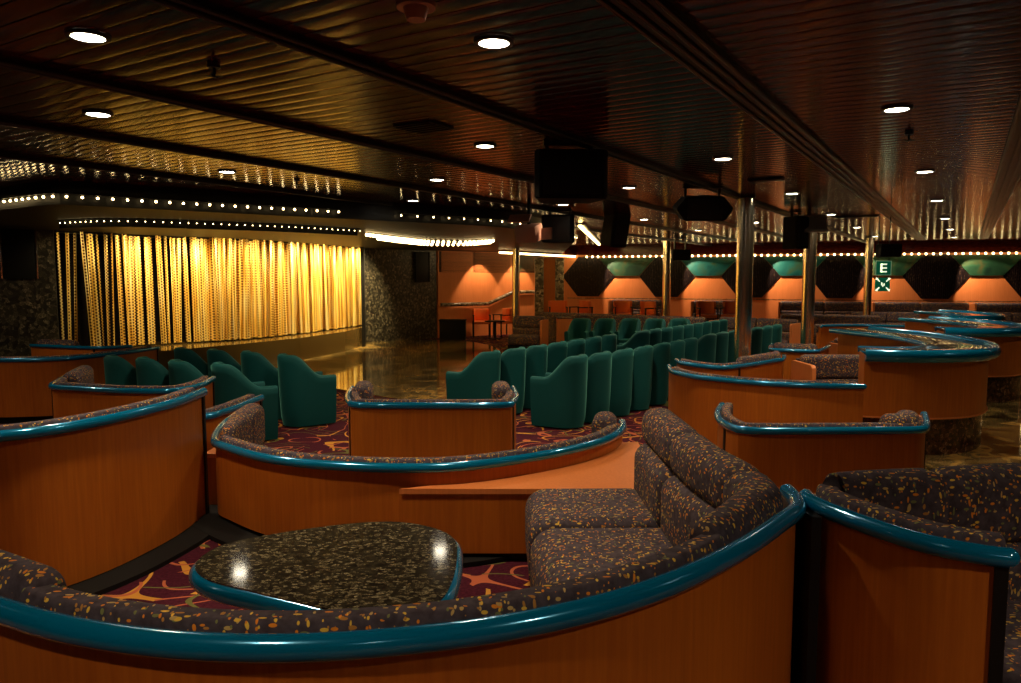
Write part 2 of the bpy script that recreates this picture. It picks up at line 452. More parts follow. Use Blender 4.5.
# walls
def wallseg(name, a, b, z0, z1, material, th=.15, kind='structure', parent=None):
    a = Vector(a); b = Vector(b); bm = bmesh.new()
    sweep(bm, [a, b], rect(-th, 0, z0, z1), -1)
    o = obj(name, bm, material, parent, smooth=False)
    if not parent: tag(o, kind=kind)
    return o
CUR = [at(55, 231, 2.3), at(100, 233, 2.3), at(150, 236, 2.3), at(240, 239.5, 2.3), at(300, 243.5, 2.3), at(362, 248.5, 2.3)]
CUR = [Vector(p) for p in CUR]
print('CUR', CUR)
cl0, cl1 = CUR[0], CUR[-1]
mright0 = Vector(at(366, 343, LOW)); mright1 = Vector(at(437, 338, LOW))
ow1 = Vector(at(560, 333, LOW)) + Vector((0, 1.2))
print('mosaic', mright0, mright1)
wl = Vector((cl0.x - 2.8, cl0.y - 1.6))
wallseg('wall_stage_left', wl, cl0 + Vector((.0, -.05)), LOW, 2.6, M['mosaic'])
wallseg('wall_left', (wl.x, -3.9), wl, LOW, 2.6, mat('wall_dark', (.05, .02, .01), .5))
wallseg('wall_behind', (17.5, -3.9), (wl.x, -3.9), LOW, 2.6, mat('wall_back_wood', (.14, .05, .02), .4))
wallseg('wall_stage_right', mright0, mright1, LOW, 2.45, M['mosaic'])
# backdrop behind curtain
bm = bmesh.new(); bp = [CUR[0] + Vector((-.5, .5))] + [c + Vector((-.75, .45)) for c in CUR[1:-1]] + [CUR[-1] + Vector((-.4, .8)), mright0 + Vector((0, .4))]
sweep(bm, bp, rect(-.1, 0, LOW, 2.6), -1); tag(obj('wall_backdrop', bm, mat('backdrop_black', (.004, .002, .002), .9, spec=.1), smooth=False), kind='structure')

# diamond wall
DW0 = Vector((3.84, 24.5)); DWd = Vector((9.86, -3.1)); DWL = DWd.length; DWd.normalize(); DWn = Vector((DWd.y, -DWd.x))  # towards room
if DWn.y > 0: DWn = -DWn
def dw(s, out=0): return DW0 + DWd * s + DWn * out
wallseg('wall_far', dw(-2.2), dw(14.5), LOW, 2.6, M['wall_orange'])
wallseg('wall_right', dw(14.5), (dw(14.5).x, -3.9), LOW, 2.6, mat('wall_dark_right', (.06, .02, .01), .5))
spacing = DWL / 4
def wallpoly(bm, s_z, out0, out1):
    a = [bm.verts.new((*dw(s, out0), z)) for s, z in s_z]; b = [bm.verts.new((*dw(s, out1), z)) for s, z in s_z]
    n = len(a); bm.faces.new(a); bm.faces.new(list(reversed(b)))
    for i in range(n): bm.faces.new((a[i], a[(i + 1) % n], b[(i + 1) % n], b[i]))
RZ = .86
wherep = ['beside the mottled column', 'second from the mottled column', 'between the two thick poles', 'behind the green exit sign', 'above the curved bar counters', 'at the far right end']
for i in range(-1, 6):
    s = i * spacing
    if i >= 0:
        bm = bmesh.new(); wallpoly(bm, [(s - .41, 1.57), (s + .41, 1.57), (s + .93, 2.17), (s - .93, 2.17)], .02, .07)
        o = obj('wall_painting', bm, M['paint_teal'] if i in (1, 2) else M['paint_green'], smooth=False)
        if i < 5: tag(o, 'green landscape painting on the far wall, inverted trapezoid ' + wherep[min(i, 5)], 'painting', 'paintings under the far bulbs')
        else: bpy.data.objects.remove(o)
    # hexagon drape between panels
    c = s + spacing / 2
    if i == -1: c0 = c
    hx = [(c - .40, RZ + .03), (c + .40, RZ + .03), (c + spacing / 2 - .50, 1.50), (c + .34, 2.2), (c - .34, 2.2), (c - spacing / 2 + .50, 1.50)]
    hx = [(c - .36, RZ + .03), (c + .36, RZ + .03), (c + spacing / 2 - .41, 1.55), (c + .33, 2.2), (c - .33, 2.2), (c - spacing / 2 + .41, 1.55)]
    bm = bmesh.new(); wallpoly(bm, hx, .012, .03)
    fr = obj('bead_drape', bm, M['bead'], smooth=False)
    for q in range(26):
        pass
    bm = bmesh.new()
    zt = 2.18
    for q in range(30):
        t = (q + .5) / 30; sx = c - spacing / 2 + .5 + t * (spacing - 1.0); dd = abs(sx - c)
        if dd < .36: za = RZ + .04; zb = 2.18
        else:
            f = (dd - .36) / max(.01, spacing / 2 - .47 - .36); za = RZ + .04 + f * (1.55 - RZ); zb = 2.18 - f * .62
        if zb - za < .03: continue
        p = dw(sx, .05)
        bmesh.ops.create_cone(bm, cap_ends=True, segments=6, radius1=.012, radius2=.012, depth=zb - za, matrix=Matrix.Translation((p.x, p.y, (za + zb) / 2)))
    obj('bead_strand', bm, M['bead'], fr)['kind'] = 'stuff'
    names = ['right of the mottled column', 'left of the thin pole by the bulbs', 'behind the thickest pole', 'left of the second thick pole', 'right of the green exit sign', 'near the right edge above the bars', 'at the far right corner']
    tag(fr, 'dark hexagonal beaded drape between orange panels, ' + names[i + 1], 'drape', 'dark beaded drapes on the far wall')
# stone ledge along far wall
bm = bmesh.new(); sweep(bm, [dw(-2.0), dw(14.3)], rrect(-.22, .0, RZ - .07, RZ, .02, 3), -1 if True else 1)
led = obj('trim_7', bm, M['mottle']); tag(led, kind='structure')
# fascia above diamond wall
bm = bmesh.new(); sweep(bm, [dw(-2.1, .02), dw(14.4, .02)], rect(-.16, 0, 2.27, 2.56), -1)
tag(obj('trim_8', bm, M['ceil'], smooth=False), kind='structure')
# orange stair wall, left of diamond wall
owA = mright1 + Vector((.05, .0)); owB = dw(-2.2)
print('ow', owA, owB)
wallseg('wall_stair', owA, owB, LOW, 2.6, M['wall_orange'])
def along(a, b, t, out=0, z=None):
    d = (b - a).normalized(); n = Vector((d.y, -d.x))
    if n.y > 0: n = -n
    p = a.lerp(b, t) + n * out
    return p if z is None else (p.x, p.y, z)
# paintings there
seg = owB - owA
for (t0, t1, lab) in ((.02, .24, 'next to the sparkly stage wall'), (.27, .55, 'above the bend of the stone handrail'), (.58, .95, 'behind the thin pole')):
    bm = bmesh.new(); sweep(bm, [along(owA, owB, t0, 0), along(owA, owB, t1, 0)], rect(-.06, 0, 1.72, 2.28), -1)
    pr = tag(obj('wall_painting', bm, M['paint_green'], smooth=False), 'dark green landscape painting high on the orange wall, ' + lab, 'painting', 'paintings over the stair wall')
    bm = bmesh.new()
    sweep(bm, [along(owA, owB, t0 - .012, 0), along(owA, owB, t0 + .004, 0)], rect(-.08, 0, 1.68, 2.3), -1)
    sweep(bm, [along(owA, owB, t0, 0), along(owA, owB, t1, 0)], rect(-.08, 0, 1.67, 1.72), -1)
    obj('frame', bm, M['black'], pr, smooth=False)
# handrail
bm = bmesh.new()
hr = [(.01, .70), (.36, .70), (.56, 1.05), (.95, 1.05)]
for (t0, z0), (t1, z1) in zip(hr, hr[1:]):
    a = Vector(along(owA, owB, t0, .1, z0)); b = Vector(along(owA, owB, t1, .1, z1)); d = b - a
    q = d.to_track_quat('Z', 'Y').to_matrix().to_4x4()
    cyl(bm, (a + b) / 2, .055, d.length + .05, 12, rot=q)
tag(obj('stone_handrail', bm, M['mottle']), 'mottled stone handrail stepping up the orange stair wall', 'handrail')
# mottled column pair with orange centre
cp = atd(549, 300, 22.3)
cr = thing('mottled_column', 'square orange column with mottled stone edges between stair and far wall', 'column', (cp[0], cp[1], LOW))
bm = bmesh.new(); box(bm, (0, 0, 1.2), (.45, .4, 2.4)); obj('column_core', bm, M['wood'], cr, smooth=False)
for sx in (-.30, .30):
    bm = bmesh.new(); box(bm, (sx, -.03, 1.2), (.26, .4, 2.4), bev=.02); obj('stone_edge', bm, M['mottle'], cr)

# stage platform, soffit, fascia
ST = .2
front = [Vector(at(-30, 372, ST)), Vector(at(60, 362, ST)), Vector(at(150, 352, ST)), Vector(at(235, 344.5, ST)), Vector(at(300, 338, ST)), Vector(at(345, 331.5, ST)), Vector(at(364, 327, ST))]
bm = bmesh.new(); prism(bm, front + [CUR[-1] + Vector((-.3, 1.0)), CUR[3] + Vector((-1.0, 1.0)), CUR[0] + Vector((-.6, .6)), wl], LOW, ST)
tag(obj('floor_stage', bm, mat('polished_stage_boards', (.10, .06, .018), .12, spec=.7), smooth=False), kind='structure')
FAS = [at(-150, 212, 2.38), at(-60, 206, 2.38), at(0, 203, 2.38), at(25, 200, 2.38), at(60, 197, 2.38), at(105, 199.5, 2.38), at(200, 205, 2.38), at(338, 212.5, 2.38), at(400, 216, 2.38), at(500, 222, 2.38), at(545, 229, 2.38), at(575, 238, 2.38)]
FAS = [Vector(p) for p in FAS]
fpath = crom(FAS, .25)
bm = bmesh.new(); sweep(bm, fpath, rect(0, .12, 2.30, 2.56), 1)
tag(obj('trim_9', bm, M['black']), kind='structure')
bm = bmesh.new()
prism(bm, [Vector((p.x, p.y)) + Vector((0, .05)) for p in fpath] + [dw(-2.2) + Vector((0, .1)), Vector((-2.8, 26.0)), Vector((-11, 24)), Vector((-11.5, 9))], 2.31, 2.40)
sof = tag(obj('ceiling_soffit', bm, mat('soffit_dark', (.012, .009, .009), .5, spec=.25), smooth=False), kind='structure')

def bulb_mesh():
    me = bpy.data.meshes.get('bulb_mesh')
    if me: return me
    bm = bmesh.new(); bmesh.ops.create_icosphere(bm, subdivisions=2, radius=.028)
    for f in bm.faces: f.smooth = True
    me = bpy.data.meshes.new('bulb_mesh'); bm.to_mesh(me); bm.free(); me.materials.append(M['bulb']); return me
def bulb_strip(label, path, z, spacing_, scale=1, zs=None):
    pts, T = resample(path, spacing_)
    root = thing('bulb_strip', label, 'string lights', (pts[0].x, pts[0].y, z), 0, 'bulb strips')
    o0 = pts[0]
    bm = bmesh.new(); sweep(bm, [p - o0 for p in path], rect(-.03, .03, .028, .06)); obj('channel', bm, M['black'], root, smooth=False)
    for i, p in enumerate(pts[:99]):
        b = bpy.data.objects.new('bulb', bulb_mesh()); COL.objects.link(b); b.parent = root
        b.location = (p.x - o0.x, p.y - o0.y, 0); b.scale = (scale,) * 3
    return root
dwpts = [dw(-1.3, .24), dw(14.2, .24)]
bulb_strip('long row of warm bulbs under the fascia of the far wall, right part', dwpts, 2.2, .19, 1.1)
bulb_strip('close-set warm bulbs near ceiling between thin pole and mottled column', [Vector(at(500, 252.5, 2.22)), Vector(at(545, 255, 2.22)), Vector(at(585, 257, 2.22))], 2.22, .08, 1.0)
fb = [p for p in fpath]
fbA, _ = resample([p + Vector((.03, -.09)) for p in fpath if p.x < at(342, 212, 2.38)[0] and p.x > -7.5], .25)
fbB, _ = resample([p + Vector((.03, -.09)) for p in fpath if p.x > at(386, 212, 2.38)[0]], .25)
bulb_strip('spaced bulbs on the black bulkhead above the gold stage curtain', fbA, 2.38, .15, .5)
bulb_strip('spaced bulbs on the black bulkhead left of the hanging speakers', fbB, 2.38, .26, .42)
arc = crom([at(367, 234, 2.28), at(400, 238, 2.28), at(430, 241, 2.28), at(465, 241.5, 2.28), at(493, 240, 2.28)], .3)
bulb_strip('bright curved upper row of bulbs over the right end of the stage', arc, 2.265, .125, 1.1)
arc2 = crom([at(378, 238, 2.25), at(400, 241, 2.25), at(430, 244, 2.25), at(465, 244, 2.25), at(490, 242, 2.25)], .3)
bulb_strip('bright curved lower row of bulbs over the right end of the stage', arc2, 2.24, .125, 1.1)
val = crom([at(60, 223, 2.27), at(115, 221, 2.27), at(200, 223.5, 2.27), at(290, 227, 2.27), at(360, 231, 2.27)], .3)
vr = bulb_strip('fine row of dim bulbs along the soffit edge before the stage curtain', val, 2.27, .11, .25)
# valance below it
bm = bmesh.new(); sweep(bm, [p + Vector((-.06, .08)) for p in val], rect(0, .03, 2.2, 2.33), 1)
tag(obj('trim_10', bm, M['black']), kind='structure')

# curtain of strands
def make_curtain():
    bm = bmesh.new(); uvl = bm.loops.layers.uv.new('UVMap')
    path, T = resample(crom(CUR, .1), .05)
    def P(s, off):
        s = max(0.001, min(T - .001, s)); i = int(s / T * (len(path) - 1)); i = min(i, len(path) - 2)
        f = s / T * (len(path) - 1) - i; p = path[i].lerp(path[i + 1], f); t = (path[i + 1] - path[i]).normalized(); n = Vector((t.y, -t.x)); return p + n * off
    zt, zb = 2.31, ST + .03
    # pleated sheets
    def sheet(s0, s1, amp, off, per, tilt=0, ph=0):
        nx = max(4, int((s1 - s0) / .018)); nz = 5; grid = []
        for k in range(nz + 1):
            z = zt + (zb - zt) * k / nz; row = []
            for i in range(nx + 1):
                s = s0 + (s1 - s0) * i / nx
                a = amp * (math.sin(2 * PI * s / per + ph) + .45 * math.sin(2 * PI * s / (per * .37) + 1.3 + ph)) * (.7 + .5 * k / nz)
                p = P(s + tilt * k / nz, off + a); row.append((bm.verts.new((p.x, p.y, z)), s / .042, (zt - z) / .055))
            grid.append(row)
        for k in range(nz):
            for i in range(nx):
                q = (grid[k][i], grid[k][i + 1], grid[k + 1][i + 1], grid[k + 1][i]); f = bm.faces.new([v[0] for v in q])
                for lp, v in zip(f.loops, q): lp[uvl].uv = (v[1], v[2])
    sheet(T * .33, T * .995, .07, .0, .36)
    s = 0.02
    while s < T * .36:
        dens = s / (T * .36); w = random.uniform(.05, .16) * (.6 + .8 * dens)
        sheet(s, s + w, .02, random.uniform(-.04, .08), .15, random.uniform(-.22, .12) * (1 - dens), random.random() * 6)
        s += w + random.uniform(.02, .12) * (1.25 - dens)
    s = T * .34
    while s < T * .98:
        w = random.uniform(.04, .14); sheet(s, s + w, .03, random.uniform(.10, .17), .12, random.uniform(-.08, .08), random.random() * 6); s += w + random.uniform(.05, .30)
    me = bpy.data.meshes.new('stage_curtain')
    for f in bm.faces: f.smooth = True
    bm.to_mesh(me); bm.free(); me.materials.append(M['curtain']); o = bpy.data.objects.new('stage_curtain', me); COL.objects.link(o)
    tag(o, 'glittering gold strand curtain hanging across the stage', 'curtain')
    bm = bmesh.new(); sweep(bm, path, circ(0, 2.30, .02, 8)); obj('curtain_rod', bm, M['black'], o)
make_curtain()
# post at the right end of stage
p = at(364, 347, LOW); bm = bmesh.new(); box(bm, (p[0], p[1], 1.0), (.09, .09, 2.6)); tag(obj('stage_post', bm, M['black'], smooth=False), 'slim black post at the right end of the gold curtain', 'post')
# screens on the mosaic walls
def screen(label, px0, px1, py0, py1, wa, wb, rail=True, name='wall_screen'):
    # find position on wall line wa-wb
    pts = []
    for px in (px0, px1):
        r = ray(px, 278); d = Vector((r.x, r.y)).normalized(); w = wb - wa
        den = d.x * (-w.y) + d.y * w.x; t = (wa.x * (-w.y) + wa.y * w.x) / den; pts.append(d * t)
    dist = (pts[0].y + pts[1].y) / 2
    z1 = atd((px0 + px1) / 2, py0, dist)[2]; z0 = atd((px0 + px1) / 2, py1, dist)[2]
    d = (pts[1] - pts[0]); L = d.length; d.normalize(); n = Vector((d.y, -d.x))
    mid = (pts[0] + pts[1]) / 2 + n * .05
    root = thing(name, label, 'screen', (mid.x, mid.y, z0), math.atan2(d.y, d.x))
    bm = bmesh.new(); box(bm, (0, 0, (z1 - z0) / 2), (L, .08, z1 - z0), bev=.01); obj('screen_panel', bm, M['black'], root)
    for s in (-1, 1):
        bm = bmesh.new(); box(bm, (s * (L / 2 + .02), -.03, (z1 - z0) / 2), (.025, .05, z1 - z0), bev=.004); obj('side_rail', M and bm, M['chrome'] if rail else M['black'], root)
    return root
screen('large black screen with bright side rails on the left stage wall', 4, 37, 229, 279, wl, cl0)
screen('narrow black screen on the sparkly wall right of the stage', 415, 427, 252, 282, mright0, mright1, False)
# black box by stair wall
p = at(453, 340, LOW); bm = bmesh.new(); box(bm, (p[0], p[1] , LOW + .29), (.75, .5, .58), bev=.02)
box(bm, (p[0], p[1], LOW + .585), (.78, .53, .03), bev=.01)
tag(obj('equipment_case', bm, M['blackbox']), 'low black case standing on the floor beside the sparkly stage wall', 'case')

# ------------------------------------------------------------------ poles
def pole(label, px, dist, r, base=LOW):
    x = (px - CX) / F * dist
    root = thing('metal_pole', label, 'pole', (x, dist, base), 0, 'polished poles')
    bm = bmesh.new(); cyl(bm, (0, 0, (CEIL - base) / 2), r, CEIL - base - .002, 40); obj('shaft', bm, M['chrome'], root)
    bm = bmesh.new(); cyl(bm, (0, 0, CEIL - base - .02), r * 1.06, .03, 40); obj('ceiling_collar', bm, M['darkmetal'], root)
    bm = bmesh.new(); cyl(bm, (0, 0, .03), r * 1.4, .06, 40); obj('base_collar', bm, M['chrome'], root)
pole('thickest polished metal pole, rising behind the small booth in mid-room', 743.5, 9.6, .105)
pole('second polished pole, carrying the grey-bracketed speakers', 808, 12.6, .105)
pole('thin polished pole just left of the green exit sign', 867, 18.9, .095)
pole('thin polished pole right of the trapezoid panel near the tub chairs', 666, 20.5, .11)
pole('thin polished pole in front of the orange stair wall', 516, 20.5, .105)

# ------------------------------------------------------------------ downlights
dl_mesh = {}
def downlight(px=None, py=None, xy=None, label=None, power=90, zc=CEIL):
    x, y = xy if xy else at(px, py, CEIL)
    root = thing('ceiling_downlight', label, 'ceiling light', (x, y, zc), 0, 'recessed ceiling downlights')
    if not dl_mesh:
        bm = bmesh.new(); cyl(bm, (0, 0, -.008), .072, .006, 28); o = obj('lamp_disc', bm, M['down'], root); dl_mesh['d'] = o.data
        bm = bmesh.new(); sweep(bm, [Vector((.078 * math.cos(a * PI / 14), .078 * math.sin(a * PI / 14))) for a in range(28)], rrect(-.012, .012, -.014, .004, .005, 2), 1, closed=True)
        o = obj('trim_ring', bm, M['darkmetal'], root); dl_mesh['r'] = o.data
    else:
        for nm, k in (('lamp_disc', 'd'), ('trim_ring', 'r')):
            o = bpy.data.objects.new(nm, dl_mesh[k]); COL.objects.link(o); o.parent = root
    l = bpy.data.lights.new('downlight_beam', 'SPOT'); l.energy = power; l.color = (1, .74, .44); l.spot_size = math.radians(125); l.spot_blend = .8; l.shadow_soft_size = .06
    lo = bpy.data.objects.new('downlight_beam', l); COL.objects.link(lo); lo.parent = root; lo.location = (0, 0, -.03)
DL = [(88, 35, 'largest at the top left of the ceiling'), (98, 113, 'upper left, between the second and third tracks'), (494, 41, 'brightest one at the top centre'), (485, 145, 'above the dance floor, right of the ceiling vent'),
      (227, 171, 'left, over the gold curtain, nearer one'), (238, 195, 'left, over the gold curtain, just before the bulkhead'), (437, 179, 'centre, left of the large hanging speaker, nearer one'), (413, 200, 'centre left, just before the bulkhead bulbs'),
      (563, 204, 'just under the large hanging speaker'), (629, 187, 'right of the large hanging speaker, nearer one'), (644, 219, 'over the far tub chairs, further one'), (723, 158, 'left of the top of the thickest pole'),
      (792, 193, 'between the two thick poles'), (831, 214, 'right above the grey speaker bracket'), (857, 227, 'behind the speaker pair, nearer one'), (876, 236, 'behind the speaker pair, furthest one'),
      (755, 222, 'just right of the thickest pole'), (698, 230, 'below the hexagonal speaker'), (897, 108, 'largest on the right, over the wide booth'), (925, 171, 'right, second in the row over the bars'),
      (937, 200, 'right, third in the row over the bars'), (945, 218, 'right, fourth in the row over the bars'), (950, 229, 'right, fifth in the row over the bars'), (954, 237, 'right, last in the row over the bars')]
for px, py, lab in DL: downlight(px, py, label='round recessed downlight, ' + lab)
for (x, y, p, lab) in ((-1.0, .4, 90, 'overhead left of the viewpoint'), (1.6, .2, 90, 'overhead right of the viewpoint'), (.2, -1.6, 100, 'behind the viewpoint'), (3.6, 1.8, 60, 'outside the view on the near right'), (-4.2, 2.2, 90, 'outside the view on the near left'), (6.6, 5.6, 90, 'unseen, added to brighten the marble right of the bar counters'), (-6.5, 5.2, 90, 'unseen, added to brighten the long left booth'), (9.5, 9.5, 90, 'unseen, added to brighten the aisle beyond the right edge'), (2.9, 3.2, 0, '')):  # far-side lamps here are added fill for the dark aisle and left booth
    if p: downlight(xy=(x, y), label='round recessed downlight, ' + lab, power=p)

downlight(xy=(-6.9, 9.3), label='recessed downlight in the bulkhead soffit over the farthest left booth', power=60, zc=2.31)
downlight(xy=(-6.0, 6.6), label='round downlight added out of view to brighten the long booth at the left edge', power=90)  # unseen lamp added to lift the long left booth
# ceiling bits
def sprinkler(px, py, label, big=0):
    x, y = at(px, py, CEIL - .03)
    root = thing('sprinkler' if not big else 'smoke_detector', label, 'sprinkler' if not big else 'smoke detector', (x, y, CEIL), 0)
    bm = bmesh.new()
    if big:
        cyl(bm, (0, 0, -.012), .075, .022, 24); obj('base_plate', bm, M['pink'], root)
        bm = bmesh.new(); cyl(bm, (0, 0, -.045), .035, .045, 24, .05); obj('sensor_head', bm, M['pink'], root)
    else:
        cyl(bm, (0, 0, -.01), .03, .02, 16); obj('escutcheon', bm, M['black'], root)
        bm = bmesh.new(); cyl(bm, (0, 0, -.04), .008, .05, 8)
        for k in range(4): box(bm, (.025 * math.cos(k * PI / 2), .025 * math.sin(k * PI / 2), -.06), (.03 if k % 2 == 0 else .008, .008 if k % 2 == 0 else .03, .006))
        obj('deflector', bm, M['black'], root)
sprinkler(214, 70, 'small black sprinkler in the ceiling right of the top left downlight')
sprinkler(297, 182, 'small black sprinkler in the ceiling over the gold curtain')
sprinkler(909, 136, 'small black sprinkler in the ceiling below the large right downlight')
sprinkler(416, 10, 'round brownish smoke detector at the top edge of the ceiling', 1)
def vent(px0, px1, py, label, w=.28):
    a = Vector(at(px0, py, CEIL)); b = Vector(at(px1, py, CEIL)); m = (a + b) / 2; L = max(.3, (b - a).length * .8)
    root = thing('ceiling_vent', label, 'vent', (m.x, m.y, CEIL), ROT, 'black ceiling vents')
    bm = bmesh.new(); box(bm, (0, 0, -.008), (L, w, .012)); obj('vent_plate', bm, M['black'], root, smooth=False)
    bm = bmesh.new()
    for k in range(5): box(bm, (0, -w / 2 + w * (k + .5) / 5, -.018), (L * .92, .012, .01))
    obj('louvre', bm, M['darkmetal'], root, smooth=False)
vent(395, 452, 126, 'flat black air vent in the ceiling before the bulkhead, left of centre')
vent(745, 787, 179, 'flat black air vent in the ceiling right of the thickest pole', .16)
vent(832, 882, 216, 'long black air vent in the ceiling behind the speaker pair', .2)

# ------------------------------------------------------------------ hanging speakers
def speaker(label, px, py, dist, w, h, d, rz, kind='box', tilt=0):
    x, y, z = atd(px, py, dist)
    root = thing('hanging_speaker', label, 'speaker', (x, y, z), rz, 'hanging loudspeakers')
    bm = bmesh.new()
    if kind == 'box':
        poly = [(-w / 2, -d * .4), (-w * .42, -d / 2), (w * .42, -d / 2), (w / 2, -d * .4), (w * .36, d / 2), (-w * .36, d / 2)]
        prism(bm, poly, -h / 2, h / 2)
    else:
        poly = [(-w / 2, 0), (-w * .32, h / 2), (w * .32, h / 2), (w / 2, 0), (w * .36, -h / 2), (-w * .34, -h / 2)]
        a = [bm.verts.new((p[0], -d / 2, p[1])) for p in poly]; b = [bm.verts.new((p[0], d / 2, p[1])) for p in poly]
        bm.faces.new(a); bm.faces.new(list(reversed(b)))
        for i in range(6): bm.faces.new((a[i], a[(i + 1) % 6], b[(i + 1) % 6], b[i]))
    bmesh.ops.bevel(bm, geom=bm.edges[:], offset=.012, segments=2, affect='EDGES')
    bmesh.ops.rotate(bm, verts=bm.verts, matrix=Matrix.Rotation(tilt, 3, 'X'))
    obj('cabinet', bm, M['blackbox'], root)
    bm = bmesh.new(); box(bm, (0, -d / 2 - .004, 0), (w * (.78 if kind == 'box' else .6), .012, h * .82), bev=.003)
    bmesh.ops.rotate(bm, verts=bm.verts, matrix=Matrix.Rotation(tilt, 3, 'X')); obj('grille', bm, M['black'], root)
    top = CEIL - z
    bm = bmesh.new()
    for s in (-1, 1): box(bm, (s * w * .3, 0, (h / 2 + top) / 2 - .02), (.03, .03, max(.02, top - h / 2 + .1)))
    box(bm, (0, 0, top - .015), (w * .7, .08, .025)); obj('hanging_bracket', bm, M['darkmetal'], root, smooth=False)
    return root
speaker('largest black box speaker hanging from the ceiling in mid-picture', 568.5, 177, 5.9, .57, .37, .4, .06)
speaker('dark speaker hanging behind and below the largest black one', 560, 229, 11.6, .52, .42, .4, -.3)
speaker('rounded dark speaker hanging right of the slanted light strip', 615, 228, 12.6, .36, .6, .36, .6, 'box', .2)
speaker('wide hexagonal black speaker hanging left of the thickest pole', 702, 208, 8.6, .64, .27, .35, -.05, 'hex', .15)
sp = speaker('upright black speaker hanging on the left side of the second thick pole', 795, 233, 11.7, .28, .5, .32, .5)
sp = speaker('small black speaker beside the thin pole under the far bulbs', 680, 255, 19.5, .5, .28, .3, .2)
# grey bracket
x, y, z = atd(814, 224, 11.6)
root = thing('speaker_bracket', 'light grey angled bracket plate on the second thick pole', 'bracket', (x, y, z), 0)
bm = bmesh.new(); sweep(bm, [Vector((-.16, 0)), Vector((.2, 0))], [(-.1, -.12), (-.02, -.13), (.1, .05), (.1, .14), (.07, .14), (.06, .06), (-.04, -.09), (-.1, -.09)])
obj('bracket_plate', bm, M['greymetal'], root)
bm = bmesh.new(); box(bm, (-.05, .1, .2), (.06, .06, .22)); box(bm, (0, .05, .13), (.4, .1, .03), bev=.005); obj('bracket_arm', bm, M['greymetal'], root)
# pinkish stage lamp
x, y, z = atd(529, 233, 10.6)
root = thing('stage_lamp', 'dusty pink stage lamp housing hanging left of the dark speaker', 'stage lamp', (x, y, z), -.5)
bm = bmesh.new(); box(bm, (0, 0, 0), (.34, .26, .24), rx=.3, bev=.04); obj('lamp_body', bm, M['pink'], root)
bm = bmesh.new(); box(bm, (.3, -.05, -.02), (.24, .02, .16), rz=-.5); box(bm, (-.1, -.1, .2), (.34, .02, .14), rx=-.7); obj('barn_door', bm, M['pink'], root)
bm = bmesh.new(); box(bm, (0, 0, .27), (.04, .04, .3)); obj('yoke', bm, M['black'], root)
# slanted strip light
a = Vector(at(580, 226, 2.5)); b = Vector(at(601.5, 247, 2.5))
a = Vector((a.x, a.y)); b = a + (b - a) * .82
root = thing('strip_light', 'slanted bright yellow strip light near the ceiling right of the stage lamp', 'ceiling light', (a.x, a.y, 2.5))
bm = bmesh.new(); sweep(bm, [Vector((0, 0)), b - a], rrect(-.035, .035, -.02, .02, .015, 3)); obj('light_tube', bm, M['strip'], root)
bm = bmesh.new(); sweep(bm, [Vector((0, 0)), b - a], rect(-.09, .09, .021, .05)); obj('light_housing', bm, M['darkmetal'], root, smooth=False)

